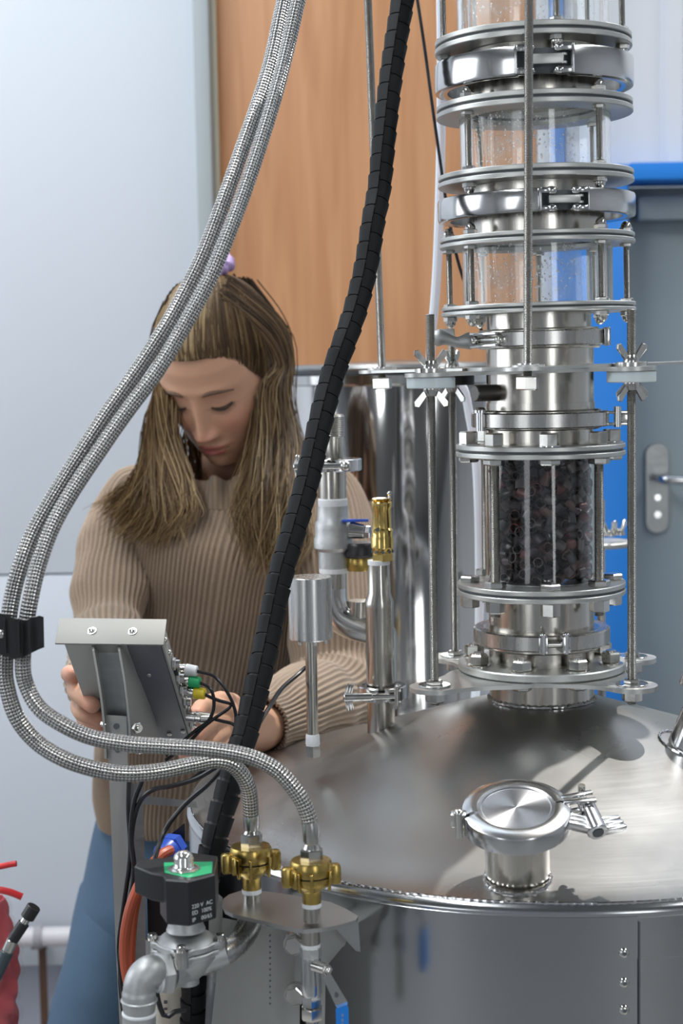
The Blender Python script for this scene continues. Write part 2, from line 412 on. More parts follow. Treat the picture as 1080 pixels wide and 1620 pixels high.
obj('foot', G().ring(R2 - .03, R2 - .01, 0, .05, 48), DARKST, t)

# ---------------------------------------------------------------- the still's boiler
D = 1.37
AX = at(857, 1130, D).x
TK = Vector((AX, D, 0))
def zf(py, r, px=857): return at(px, py, D - r).z
RT = .345
t = boiler = thing('still_boiler', 'large brushed steel boiler with domed lid carrying the column', 'boiler', TK)
zr = zf(1437, RT)                                  # weld height at the front
zn = zf(1121, .0508)                               # neck foot
prof = [(.05, zn)]
rs = [(.05, 1.0), (.10, .83), (.15, .65), (.20, .47), (.25, .29), (RT - .045, .13), (RT - .025, .065), (RT - .010, .02), (RT - .001, 0)]
prof = [(r, zr + .004 + (zn - zr - .004) * k) for r, k in rs][::-1]
prof = evenly(catmull([Vector((r, z, 0)) for r, z in prof], 6), .006); prof = [(p.x, p.y) for p in prof]
obj('dome', G().lathe(prof, 160), TANK, t, ang=60)
g = G()
def bead(g, pts, r, jit=.0006):
    P = evenly(pts, .0022)
    rr = [r * (1 + .35 * math.sin(i * 2.1) + .3 * random.random()) for i in range(len(P))]
    P = [p + Vector((0, 0, random.uniform(-jit, jit))) for p in P]
    return g.tube(P, rr, 6, False)
def circ(r, z, n=160, a0=0, a1=360): return [polar(a0 + (a1 - a0) * i / n, r, z) for i in range(n + 1)]
obj('weld_bead', bead(G(), circ(RT - .001, zr + .0028), .0010, .0002), POL, t)
obj('neck_weld', bead(G(), circ(.0515, zn + .001), .0015, .0003), POL, t)
zs = zr - .012
obj('skirt_band', G().lathe([(RT - .003, zr + .0035), (RT, zr + .001), (RT + .0028, zr - .004), (RT + .0030, zs + .007), (RT + .0016, zs + .003)], 160), SHELLM, t, ang=60)
zb = zf(1520, RT)
obj('shell', G().lathe([(RT - .004, zs + .004), (RT - .004, .16), (RT - .03, .13), (0, .12)], 160), SHELLM, t)
obj('jacket_sheet', G().ring(RT - .003, RT + .0013, zb, zs + .005, 120, None, .0003, 5.0, 360), SHELLM, t)
obj('lower_sheet', G().ring(RT - .003, RT + .0005, .2, zb - .0003, 120, None, .0003, 5.0, 360), SHELLM, t)
obj('lap_seam', G().ring(RT - .001, RT + .0026, .2, zs + .005, 40, None, .0003, -40, 5.0), SHELLM, t)
obj('seam_gap', G().box(polar(5.35, RT + .0012, (.2 + zs) / 2), (.0012, .003, zs - .2), Matrix.Identity(4)), GASK, t)
s0 = None
for py in (1508, 1555, 1598, 1642, 1686):
    a = 3.3; z = at(873, py, D - RT).z
    M = Matrix.Translation(polar(a, RT + .0026, z)) @ frame(polar(a, 1, 0))
    if s0 is None:
        s0 = obj('screw', G().dome((0, 0, 0), (0, 0, 1), .0042, .0024, 16), BOLT, t); s0.matrix_local = M
        WM[s0.name] = WM[t.name] @ M; obj('socket', G().cyl((0, 0, .0021), (0, 0, .0026), .0016, seg=6), GASK, s0)
    else:
        c = share(s0, M, t); k = s0.children[0].copy(); COL.objects.link(k); k.parent = c
for k in range(4):
    obj('leg', G().cyl(polar(45 + 90 * k, .27, 0), polar(45 + 90 * k, .27, .14), .022), DARKST, t)
obj('neck', G().lathe([(.0508, zn), (.0508, zf(1082, .0508) + .004), (.048, zf(1082, .0508) + .004), (.048, zn)], 96), PIPE, t)

def hexnut_cap(g, p, d, r=.0065, s=1.0):
    d = Vector(d); g.hexa(p, d, r * s, .005 * s); g.dome(Vector(p) + d * .005 * s, d, r * .8 * s, .0062 * s); return g

TURN, t_, b_ = nt('turned_steel'); setc(b_, (.66, .67, .70), .25, 1); b_.inputs['Anisotropic'].default_value = .85
tn = t_.nodes.new('ShaderNodeTangent'); tn.direction_type = 'RADIAL'; tn.axis = 'Z'; t_.links.new(tn.outputs[0], b_.inputs['Tangent'])
# manway port on the dome with clamp and cap
def dome_z(r):
    for (r0, z0), (r1, z1) in zip(prof, prof[1:]):
        if r1 <= r <= r0: return z0 + (z1 - z0) * (r0 - r) / (r0 - r1)
    return zn
pc = onz(818, 1362, zr + .030)                      # foot of the port
for _ in range(6):
    q = pc - TK; pc = onz(818, 1358, dome_z(math.hypot(q.x, q.y)))
topc = at(812, 1282, pc.y - .004) ; hport = topc.z - pc.z
ax = Vector((-.05, -.33, 1)).normalized()
t = thing('tank_port', 'round steel capped port on the front of the dome', 'tank port', M=place(pc, ax))
hh = .041; rp = 51 * mpp(818, 1360, pc.y)
obj('spout', G().lathe([(rp, -.022), (rp, hh - .008), (rp + .004, hh - .003)], 64), PIPE, t)
P = []
for i in range(73):
    v = WM[t.name] @ polar(i * 5, rp + .0005, 0); q = v - TK; v.z = dome_z(math.hypot(q.x, q.y)) + .0006; P.append(WM[t.name].inverted() @ v)
obj('weld_bead', bead(G(), P, .0013, .0003), POL, t)
rc = 74 * mpp(812, 1282, pc.y) * .93
obj('cap', G().lathe([(0, hh + .0072), (rc * .78, hh + .0070), (rc * .80, hh + .0078), (rc - .003, hh + .0078), (rc + .002, hh + .004), (rc + .002, hh - .004)], 96), TURN, t)
tc = thing('port_clamp', 'steel hinged clamp with wing nut round the dome port cap', 'clamp', M=WM[t.name] @ Matrix.Translation((0, 0, hh)))
sec = [(rc - .004, .008), (rc + .001, .0085), (rc + .0075, .006), (rc + .0085, .004), (rc + .0085, -.008), (rc + .007, -.009), (rc + .002, -.009), (rc - .002, -.007)]
for a0, a1 in ((-68, 100), (-256, -74)):
    obj('clamp_half', G().lathe(sec, 60, None, a0, a1), POL, tc)
g = G(); hpn = polar(-71, rc + .012, 0)
g.cyl(hpn + Vector((0, 0, -.011)), hpn + Vector((0, 0, .011)), .0035).dome(hpn + Vector((0, 0, .011)), (0, 0, 1), .0042, .003)
g.box(polar(-77, rc + .011, .002), (.012, .008, .012), b=.001)
obj('hinge_pin', g, BOLT, tc)
g = G()
for aa, dz in ((102, .004), (112, .004)):
    M = Matrix.Rotation(rad(aa), 4, 'Z')
    for sgn in (-1, 1):
        g.box((0, -(rc + .016), dz * sgn + sgn * .003), (.004 if 0 else .0045, .026, .0028), M @ Matrix.Rotation(rad(0), 4, 'Z'), b=.0006)
obj('clamp_lug', g, POL, tc)
b0 = polar(112, rc + .022, .002); dirb = Vector((.35, -1, -.28)).normalized()
b0 = polar(118, rc + .023, .002)
obj('swing_bolt', G().cyl(b0, b0 + dirb * .035, .003).cyl(b0 + Vector((0, 0, -.009)), b0 + Vector((0, 0, .009)), .003), BOLT, tc)
def wingnut_bar(name, parent, p, d, side, m=POL, L=.026, s=1.0):
    """cast sanitary-clamp wing nut: sleeve with two ribbed stub wings"""
    d = Vector(d).normalized(); side = Vector(side).normalized(); g = G(); e = Vector(p) + d * L
    g.cyl(p, e, .0052 * s, .0062 * s, 20, .0008)
    X = side; Z = d; Y = Z.cross(X); M = Matrix((X, Y, Z)).transposed().to_4x4()
    for sg in (-1, 1):
        for k in range(3):
            g.box(Vector((sg * .0115 * s, 0, -.001 - k * .0034 * s)), (.015 * s, .0052 * s, .0028 * s), Matrix.Translation(e) @ M @ Matrix.Rotation(rad(sg * 14), 4, 'Y'), b=.0006)
        g.box(Vector((sg * .011 * s, 0, -.0045 * s)), (.013 * s, .004 * s, .010 * s), Matrix.Translation(e) @ M @ Matrix.Rotation(rad(sg * 14), 4, 'Y'), b=.0006)
    o = obj(name, g, m, parent); h = obj('bore', G().cyl(e + d * .0002, e + d * .0007, .0034 * s, seg=16), GASK, o); return o
wingnut_bar('wing_nut', tc, b0 + dirb * .010, dirb, Vector((1, .3, -.25)), s=1.35, L=.030)

# angled polished inlet at the far right of the dome
pe = at(1090, 1178, 1.29); q = pe - TK; pe.z = dome_z(math.hypot(q.x, q.y)) - .004
dd = Vector((.42, -.05, 1)).normalized()
t = thing('side_inlet', 'polished angled pipe stub cut by the right edge on the dome', 'pipe', M=place(pe, dd))
obj('stub', G().lathe([(.0215, -.02), (.0215, .012), (.0215, .055), (.024, .058)], 48), POL, t)
obj('clamp_ring', G().ring(.020, .034, .055, .066, 48), POL, t)
P = []
for i in range(73):
    v = WM[t.name] @ polar(i * 5, .030, 0); q = v - TK; v.z = dome_z(math.hypot(q.x, q.y)) + .0006; P.append(WM[t.name].inverted() @ v)
obj('weld_bead', bead(G(), P, .0012, .0002), POL, t)
# ---------------------------------------------------------------- the column
# its upper half leans a little to the left; the lower half is upright
A1 = at(857, 640, D); A2 = at(845, 30, D)
TILT = (A2 - A1).normalized()
X2 = Vector((1, 0, 0)); X2 = (X2 - TILT * X2.dot(TILT)).normalized(); RU = Matrix((X2, TILT.cross(X2), TILT)).transposed().to_4x4()
Z1 = A1.z
def zfu(py, r): return at(851, py, D - r).z
def base(z):
    """frame on the column axis at height z"""
    if z <= Z1: return Matrix.Translation((AX, D, z))
    s = (z - Z1) / TILT.z; p = Vector((AX, D, Z1)) + TILT * s
    return Matrix.Translation(p) @ RU

def tri_clamp(name, label, zlo, zhi, r, gapa, style='plain', th=.010, fat=False):
    M = base(zlo); h = zhi - zlo
    t = thing(name, label, 'clamp', M=M, group=None)
    if fat: sec = [(r - th, .001), (r - .003, 0), (r - .0008, .0008), (r, .003), (r, h - .003), (r - .0008, h - .0008), (r - .003, h), (r - th, h - .001)]
    else: sec = [(r - th, .001), (r - .0018, 0), (r, .0012), (r, h - .0012), (r - .0018, h), (r - th, h - .001)]
    m = POL if fat else STEEL
    g0, g1 = gapa
    mid = (g0 + g1) / 2 + 180
    obj('clamp_half', G().lathe(sec, 56, None, g1, mid - 1.2), m, t)
    obj('clamp_half', G().lathe(sec, 56, None, mid + 1.2, g0 + 360), m, t)
    return t, h
# --- flange pair with rod bolts
def flange_plate(t, z0, z1, r, rin, m=None):
    h = z1 - z0; k = h * .40
    f = obj('flange', G().ring(rin, r, z0, z0 + k, 96, None, .0007).ring(rin, r * .997, z1 - k, z1, 96, None, .0007), m or FLG, t)
    obj('gasket', G().ring(rin, r - .0025, z0 + k, z1 - k, 96, None, .0002), GASK, f)
    return f
def droplets(t, R, z0, z1, n, a0, a1, rmax=.0011):
    g = G()
    for _ in range(n):
        a = random.uniform(a0, a1); z = z0 + (z1 - z0) * random.random() ** .8; r = rmax * (.25 + .75 * random.random() ** 2.2)
        g.lathe([(r * math.cos(x), r * .5 * math.sin(x)) for x in (0, .6, 1.1)] + [(0, r * .5)], 6, Matrix.Translation(polar(a, R - .0001, z)) @ frame(-polar(a, 1, 0)) @ Matrix.Diagonal((1, 1.25, 1, 1)))
    return tag(obj('condensation', g, DROP, t, kind='stuff'))

def sight_glass(label, zb0, zb1, zt0, zt1, r, rg, rods, rr=.0030, topopen=False, capdir=(1, 1), drops=500, nuts='cap'):
    """zb0..zb1 lower flange pair, zt0..zt1 upper flange pair"""
    t = thing('sight_glass', label, 'sight glass', M=base(zb0)); o = zb0
    flange_plate(t, 0, zb1 - o, r, rg - .012); flange_plate(t, zt0 - o, zt1 - o, r, rg - .012)
    gt = obj('glass_tube', G().lathe([(rg, zb1 - o - .002), (rg, zt0 - o + .002), (rg - .0045, zt0 - o + .002), (rg - .0045, zb1 - o - .002), (rg, zb1 - o - .002)], 96), GLASS, t)
    if drops:
        obj('mist_sheen_film', G().ring(rg - .0056, rg - .0052, zb1 - o, zt0 - o, 40, None, .0001, -80, 30), MIST, t)  # condensation film; its white also stands in for milky glass reflections
        droplets(t, rg - .0046, zb1 - o + .001, zt0 - o, drops, -75, 25)
        droplets(t, rg - .0046, zb1 - o + .001, zt0 - o, drops // 3, 25, 80, .0006)
    for a in rods:
        p = polar(a, r - .0085)
        ro = obj('tie_rod', G().thread(p + Vector((0, 0, -.010)), p + Vector((0, 0, zt1 - o + .010)), rr, .0011, 10, .0004), ROD, t)
        for q_, d_, cap_ in ((0, -1, 1), (zt1 - o, 1, 1), (zb1 - o, 1, 0), (zt0 - o, -1, 0)):
            q_ = p + Vector((0, 0, q_))
            obj('nut', hexnut_cap(G(), q_, (0, 0, d_)) if cap_ else G().hexa(q_, (0, 0, d_), .0062, .0036), BOLT, ro)
    return t
RF = .0925
z = lambda y, r=RF: zfu(y, r)
RG = .0712
sight_glass('sight glass with misted tube at the very top of the column', z(52), z(30), z(-110), z(-130), RF, RG, (-90, 8, 72, 130, -140), drops=620)
sight_glass('sight glass between the two upper clamps of the column', z(277), z(257), z(161), z(139), RF, RG, (-53, 37, 127, -143), drops=620)
sight_glass('lowest wide sight glass of the column above the narrow pipe', z(492), z(477), z(379), z(362), RF, RG, (-98, -53, 37, 82, 127, 172, -143), drops=620)
# ferrules between the wide modules
def spool(label, z0, z1, r, lip0=None, lip1=None, name='column_pipe', rl=None, m=PIPE):
    t = thing(name, label, 'pipe', M=base(z0)); h = z1 - z0; rl = rl or r + .008
    obj('pipe', G().lathe([(r, 0), (r, h), (r - .002, h), (r - .002, 0), (r, 0)], 96), m, t)
    for l in (lip0, lip1):
        if l is not None: obj('ferrule', G().ring(r - .002, rl, l - z0 - .0045, l - z0 + .0045, 72, None, .0015), m, t)
    return t
spool('wide pipe held by the topmost clamp of the column', z(138), z(53), .064, (z(68, .0935) + z(117, .0935)) / 2, None, rl=.085)
spool('wide pipe held by the second wide clamp of the column', z(361), z(278), .064, (z(296, .0935) + z(335, .0935)) / 2, None, rl=.085)
def extra_nuts(t, rods, r, zz, d):
    for a in rods:
        obj('cap_nut', hexnut_cap(G(), polar(a, r, zz), d), BOLT, t)
def fat_clamp(label, py0, py1, px0, px1, flip):
    zlo, zhi = z(py1, .0935), z(py0, .0935)
    cx = lambda px: math.degrees(math.asin(max(-1, min(1, (at(px, (py0 + py1) / 2, D - .09).x - (AX - (at(857, 600, D).x - at(849, 600, D).x))) / .0935))))
    a0, a1 = cx(px0), cx(px1)
    t, h = tri_clamp('wide_clamp', label, zlo, zhi, .0935, (a0, a1), fat=True, th=.012)
    am = (a0 + a1) / 2; M = Matrix.Rotation(rad(am), 4, 'Z'); wd = .0935 * rad(a1 - a0)
    g = G().box((0, -.0925, h / 2), (wd * .70, .006, h * .34), M, b=.0012)
    for zz in (h * .37, h * .63): g.cyl(M @ Vector((wd * .35, -.0925, zz - .001)), M @ Vector((wd * .35, -.0925, zz + .001)), .0032)
    obj('link_plate', g, FLG, t)
    for sx in (-1, 1):
        g = G()
        for zz in (h * .14, h * .86):
            g.box((sx * wd * .40, -.0915, zz), (wd * .26, .009, h * .26), M, b=.0022)
            g.sphere(M @ Vector((sx * wd * .27, -.0925, zz)), .0046, 14, None, (1.2, 1, .85))
        g.box((sx * wd * .52, -.0915, h / 2), (.0022, .009, h * .96), M, b=.0008)
        obj('link_knuckle', g, POL, t)
    obj('backing', G().ring(.080, .086, h * .1, h * .9, 10, None, .0003, a0 - 3, a1 + 3), GASK, t)
    return t
fat_clamp('topmost wide polished clamp, level with the white cladding', 68, 118, 816, 902, 0)
fat_clamp('second wide polished clamp with its link right of the long rod', 296, 335, 850, 924, 1)

# narrow section: pipe with port stub, between toggle clamp and hinged clamp
zc3a, zc3b = zfu(547, .066), zfu(522, .066); zc4a, zc4b = zf(679, .066), zf(654, .066)
spool('narrow pipe stub under the lowest wide sight glass', (zc3a + zc3b) / 2 + .0005, z(492, .05) + .001, .0502, (zc3a + zc3b) / 2 + .005, rl=.058)
zt_ = (zc3a + zc3b) / 2; zb_ = (zc4a + zc4b) / 2
t = spool('narrow steel pipe with a dark side stub between two clamps', zb_ + .0005, zt_ - .0005, .0512, zb_ + .005, zt_ - .005, rl=.058)
sp = at(764, 622, D - .035) - (WM[t.name].translation); a_ = -78
zz = sp.z; g = G().cyl(polar(-62, .047, zz), polar(-62, .0745, zz), .0078, seg=24, c=.0008)
obj('side_stub', g, mat('dark_stub_steel', (.16, .15, .14), .35, .9), t)
obj('step_ring', G().ring(.0508, .0522, (zf(640, .05) - zb_), (zf(655, .05) - zb_), 72), PIPE, t)
# C3 clamp with toggle on the left
t, h = tri_clamp('toggle_clamp', 'clamp with lever toggle on its left, just above the star plate', zc3a, zc3b, .066, (-74, -38))
M = Matrix.Rotation(rad(-58), 4, 'Z')
g = G().box((0, -.0645, h * .88), (.040, .006, .003), M, b=.0006).box((0, -.0645, h * .12), (.040, .006, .003), M, b=.0006)
obj('side_bar', g, POL, t)
obj('link_bolt', G().cyl(polar(-32, .066, h / 2), polar(-88, .069, h / 2), .0034).sphere(polar(-40, .066, h / 2), .0046).sphere(polar(-72, .066, h / 2), .0042), BOLT, t)
pL = polar(-82, .068, h / 2)
g = G(); pts = [pL, pL + Vector((-.012, -.004, -.001)), pL + Vector((-.024, -.006, .003)), pL + Vector((-.034, -.006, .004))]
g.tube(catmull(pts, 5), [.0085 - .0035 * abs(math.sin(i * .25)) for i in range(16)], 12)
g.box(pL + Vector((-.022, -.004, .006)), (.016, .004, .012), b=.001)
obj('toggle_handle', g, CAST, t)
obj('catch_block', G().box(polar(62, .068, h / 2), (.006, .010, h * 1.2), b=.001), POL, t)
# C4 clamp hinge left, latch right
t, h = tri_clamp('hinged_clamp', 'clamp below the dark side stub, hinge on left and latch on right', zc4a, zc4b, .066, (72, 88))
g = G(); p = polar(-60, .0695, 0)
g.cyl(p + Vector((0, 0, -.002)), p + Vector((0, 0, h + .002)), .0045, seg=18).dome(p + Vector((0, 0, h + .002)), (0, 0, 1), .0062, .004).cyl(p + Vector((0, 0, h + .0005)), p + Vector((0, 0, h + .003)), .0065)
obj('hinge', g, POL, t)
g = G()
for zz in (h * .12, h * .88): g.box(polar(78, .075, zz), (.026, .010, .0028), Matrix.Identity(4), b=.0006)
g.cyl(polar(74, .074, -.001), polar(74, .074, h + .004), .0035).cyl(polar(80, .086, h * .1), polar(80, .086, h * .9), .003).box(polar(78, .080, h / 2), (.012, .006, .008), b=.001)
obj('latch', g, BOLT, t)
# packed glass
RL = .0812
zD0, zD1, zD2, zD3 = zf(957, RL), zf(937, RL), zf(728, RL), zf(708, RL)
spool('short pipe ending in the flange above the packed glass', zD3, zb_ - .0005, .0508, zb_ - .005, rl=.058)
t = packed = thing('packed_column', 'glass column section filled with dark packing rings', 'column section', M=base(zD0)); o = zD0
RP = .0534
flange_plate(t, 0, zD1 - o, RL, .040); flange_plate(t, zD2 - o, zD3 - o, RL, .040)
obj('glass_tube', G().lathe([(RP, zD1 - o - .002), (RP, zD2 - o + .002), (RP - .003, zD2 - o + .002), (RP - .003, zD1 - o - .002), (RP, zD1 - o - .002)], 96), GLASS, t)
for a in (-45, 45, 135, -135):
    p = polar(a, .0690)
    ro = obj('tie_rod', G().thread(p + Vector((0, 0, -.016)), p + Vector((0, 0, zD3 - o + .004)), .0046, .0013, 12), ROD, t)
    for q_, d_, r_, h_, w_ in ((zD1 - o, 1, .0105, .0065, 0), (zD2 - o, -1, .0105, .0062, 0), (0, -1, .0095, .012, .2), (zD3 - o, 1, .0092, .0125, .3)):
        obj('nut', G().hexa(p + Vector((0, 0, q_)), (0, 0, d_), r_, h_, w_), BOLT, ro)
for a in (0, 90, 180, -90):
    p = polar(a, .0690)
    obj('hex_bolt', G().hexa(p + Vector((0, 0, zD1 - o)), (0, 0, 1), .0105, .006, .5).hexa(p, (0, 0, -1), .0095, .013, .4).hexa(p + Vector((0, 0, zD2 - o)), (0, 0, -1), .0105, .0055, .5).hexa(p + Vector((0, 0, zD3 - o)), (0, 0, 1), .0092, .0125, .2), BOLT, t)
    obj('washer', G().cyl(p + Vector((0, 0, zD3 - o)), p + Vector((0, 0, zD3 - o + .001)), .0112, seg=24), POL, t)
# packing rings: each an object of its own
cols = [(.085, .062, .068), (.065, .058, .070), (.12, .07, .062), (.04, .037, .048), (.12, .105, .105), (.15, .05, .05)]
pm = [mat('dark_ceramic_%s' % n, c, .38, .3, 200, .3, .2) for n, c in zip(('plum', 'slate', 'russet', 'ink', 'taupe', 'red'), cols)]
def ringmesh(r, h, th, m):
    g = G().lathe([(r, -h / 2), (r, h / 2), (r - th, h / 2), (r - th, -h / 2), (r, -h / 2)], 18)
    o = obj('packing_ring', g, m); return o
protos = [ringmesh(.0052, .0098, .0010, m) for m in pm] + [ringmesh(.0048, .013, .0010, pm[2])]
spots = []; zlo = zD1 + .007; zhi = zD2 - .002; tries = 0
while len(spots) < 300 and tries < 90000:
    tries += 1
    a = random.uniform(-100, 100); k = random.random()
    r = RP - .0098 if k < .7 else RP - .0098 - .008 * random.random()
    zz = random.uniform(zlo, zhi)
    p = Vector((AX, D, 0)) + polar(a, r, zz); dmin = .0094 if len(spots) < 170 else .0078
    if all((p - q).length > dmin for q in spots): spots.append(p)
for i, p in enumerate(spots):
    pr = protos[random.choice([0, 0, 1, 1, 2, 3, 3, 4, 4, 5, 6])]
    o = pr.copy(); COL.objects.link(o); d = Vector((random.gauss(0, .5), -1, random.gauss(0, .4))) if random.random() < .42 else Vector((random.gauss(0, 1), random.gauss(0, .5), random.gauss(0, .8)))
    o.matrix_world = place(p, d); s = random.uniform(.86, 1.05); o.scale = (s, s, s)
    tag(o, 'dark packing ring in the heap inside the glass column', 'packing ring', 'packing rings in the glass column')
for pr in protos: bpy.data.objects.remove(pr)
g = G()
for _ in range(420):
    a = random.uniform(0, 360); r = math.sqrt(random.random()) * .031; M = place(polar(a, r, random.uniform(zlo, zhi) - o_ if 0 else random.uniform(zlo, zhi) - zD0), (random.gauss(0, 1), random.gauss(0, 1), random.gauss(0, 1)))
    g.lathe([(.0056, -.005), (.0056, .005), (.0047, .005), (.0047, -.005), (.0056, -.005)], 8, M)
obj('inner_packing', g, pm[1], packed, kind='stuff')
obj('support_mesh', G().cyl((0, 0, zD1 - zD0 + .0002), (0, 0, zD1 - zD0 + .0012), .048, seg=48), DARKST, packed)

# lower pipe, clamp, base flange
zE0, zE1 = zf(1043, .066), zf(1006, .066); zm = (zE0 + zE1) / 2
spool('short pipe just below the packed glass section', zm + .0005, zD0, .0508, zm + .005, rl=.058)
zg0, zg1 = zf(1082, RL), zf(1069, RL)
spool('lowest short pipe of the column, standing on the base flange', zg1, zm - .0005, .0508, zm - .005, rl=.058)
t, h = tri_clamp('split_clamp', 'lowest column clamp whose bright latch gap faces front', zE0 + .006, zE1 - .001, .066, (-2, 9))
for a in (-5.5, 12.5):
    M = Matrix.Rotation(rad(a), 4, 'Z')
    obj('latch_lug', G().box((0, -.068, h / 2), (.009, .006, h * 1.05), M, b=.0012).cyl(M @ Vector((0, -.069, -.001)), M @ Vector((0, -.069, h + .002)), .0026).dome(M @ Vector((0, -.069, h + .002)), (0, 0, 1), .0036, .0025), POL, t)
obj('latch_bolt', G().cyl(polar(-6, .066, h * .5), polar(13, .066, h * .5), .003), BOLT, t)
t = thing('base_flange', 'bolted round flange at the foot of the column', 'flange', M=base(zg0))
hh_ = zg1 - zg0
obj('flange', G().ring(.045, RL, 0, hh_, 96, None, .0012), FLG, t)
for k in range(8):
    a = 22.5 + 45 * k; p = polar(a, .0685, hh_)
    obj('hex_nut', G().cyl(p, p + Vector((0, 0, .0011)), .0115, seg=24).hexa(p + Vector((0, 0, .0011)), (0, 0, 1), .0098, .0105, a * .02, None, .0015).cyl(p + Vector((0, 0, .011)), p + Vector((0, 0, .0135)), .0048), BOLT, t)

# ---- the star plates and their rods
LUG = [(-.109, -.080), (.072, -.090), (-.079, .074), (.0975, .050)]
def star(g, lugs, z0, th, rc, rl, M=None):
    g.prism([(rc * math.cos(2 * PI * i / 40), rc * math.sin(2 * PI * i / 40)) for i in range(40)], z0, z0 + th)
    for k, (x, y) in enumerate(lugs):
        e = .0001 * (k + 1); L = math.hypot(x, y); u = Vector((x, y, 0)) / L; v = Vector((-u.y, u.x, 0))
        pts = []
        for s in (1, -1):
            seq = [u * L * tt + v * s * ww for tt, ww in ((.30, rc * .72), (.55, rc * .62), (.70, rc * .45), (.84, rl * 1.12), (1.0, rl * .97))]
            pts += seq if s == 1 else seq[::-1]
        # lug disc
        g.prism([(p.x, p.y) for p in pts], z0 + e, z0 + th - e)
        g.prism([(x + rl * math.cos(2 * PI * i / 28), y + rl * math.sin(2 * PI * i / 28)) for i in range(28)], z0 - e, z0 + th + e)
    return g
zp = zg0 - .0045
t = thing('star_plate', 'lower four-armed steel plate between base flange and dome', 'plate', M=base(zp))
obj('plate', star(G(), LUG, 0, .004, .078, .0235), FLG, t)
for k in range(8):
    a = 22.5 + 45 * k; p = polar(a, .0685, 0)
    obj('bolt_head', G().hexa(p, (0, 0, -1), .0095, .005), BOLT, t)
zq = at(857, 590, D - .05).z
t = thing('star_plate', 'upper steel plate with arms, seen edge on below the toggle clamp', 'plate', M=base(zq))
obj('plate', star(G(), LUG, 0, .0035, .078, .0235), FLG, t)
HANG = [polar(-10, .18), Vector((-.148, .110, 0)), Vector((.172, .063, 0))]
obj('hanger_plate', star(G(), [(p.x, p.y) for p in HANG], .0036, .003, .070, .024), FLG, t)
for p in HANG: obj('boss', G().cyl(p + Vector((0, 0, .0066)), p + Vector((0, 0, .0085)), .015, seg=28), FLG, t)
RUt = base(zq)
def wingnut(name, parent, p, up, rot, s=1.0, m=BOLT):
    g = G(); M = place(p, up) @ Matrix.Rotation(rad(rot), 4, 'Z') @ Matrix.Diagonal((s, s, s, 1))
    g.lathe([(.0080, 0), (.0080, .002), (.0058, .0075), (.0040, .0080)], 18, M)
    for sg in (-1, 1):
        g.prism([(sg * x, y) for x, y in ((.004, .001), (.0085, .0030), (.0175, .0135), (.0170, .0180), (.0130, .0190), (.0045, .0075))][::sg], -.0016, .0016, M @ Matrix.Rotation(PI / 2, 4, 'X'), .0006)
    return obj(name, g, m, parent)
zpt = WM['star_plate'].translation.z
tops = [at(689, 497, 1.29).z, at(1007, 489, 1.28).z, at(719, 545, 1.444).z, at(1005, 545, 1.41).z]
labs = ['threaded rod front left of the column, with two wing nuts', 'threaded rod front right of the column, before the door',
        'threaded rod behind the left front one, beside the dark stub', 'threaded rod hidden behind the right front rod']
for k, (x, y) in enumerate(LUG):
    b = Vector((AX + x, D + y, zp)); hz = zq - zp
    top = RUt @ Vector((x + (.0 if k % 2 == 0 else .0), y, 0)); dx = top.x - b.x
    t = thing('support_rod', labs[k], 'rod', (b.x, b.y, zp))
    ex = Vector((0, 0, 1)); zT = tops[k] - zp
    obj('rod', G().thread((0, 0, -.014), (0, 0, zT), .0042, .00125, 12, .0006), ROD, t)
    obj('washer', G().cyl((0, 0, .0042), (0, 0, .0058), .0150, seg=28, c=.0004), POL, t)
    obj('hex_nut', G().hexa((0, 0, -.0002), (0, 0, -1), .0095, .011, .4).hexa((0, 0, .0058), (0, 0, 1), .0078, .004, .2), BOLT, t)
    zn_ = zq - zp + (top.z - zq)
    obj('nylon_spacer', G().cyl((0, 0, zn_ - .0105), (0, 0, zn_ - .0003), .0222, seg=40, c=.0008), NYL if k < 2 else RUB, t)
    obj('clamp_washer', G().cyl((0, 0, zn_ + .0038), (0, 0, zn_ + .0075), .0145, seg=28).hexa((.0, 0, zn_ + .0038), (0, 0, 1), .012, .003) if k < 2 else G().cyl((0, 0, zn_ + .0068), (0, 0, zn_ + .0075), .0145, seg=28), BOLT, t)
    wingnut('wing_nut', t, (0, 0, zn_ + .0076), (0, 0, 1), (15, 25, 60, -35)[k], .9)
    wingnut('wing_nut', t, (0, 0, zn_ - .0107), (0, 0, -1), (-8, -28, 40, 10)[k], .9)
# bolts at the spacer's plate
tops = [(836.5, -20), (581, -20), (1105, -20)]
labs = ['long threaded rod hanging in front of the column', 'thin threaded rod hanging left of the column before the plywood', 'threaded rod outside the right edge']
for k, (px, py) in enumerate(tops[:2]):
    b = RUt @ (HANG[k] + Vector((0, 0, .0085))); e = at(px, py, b.y)
    d = (e - b); L = d.length + .05
    t = thing('hanging_rod', labs[k], 'rod', M=place(b, d))
    obj('rod', G().thread((0, 0, -.018), (0, 0, L), .0042 if k else .0039, .00125, 12, .0005), ROD, t)
    obj('hex_nut', G().hexa((0, 0, -.0095), (0, 0, -1), .0100, .0120, .35), BOLT, t)
    obj('top_washer', G().cyl((0, 0, 0), (0, 0, .0012), .010, seg=24), POL, t)
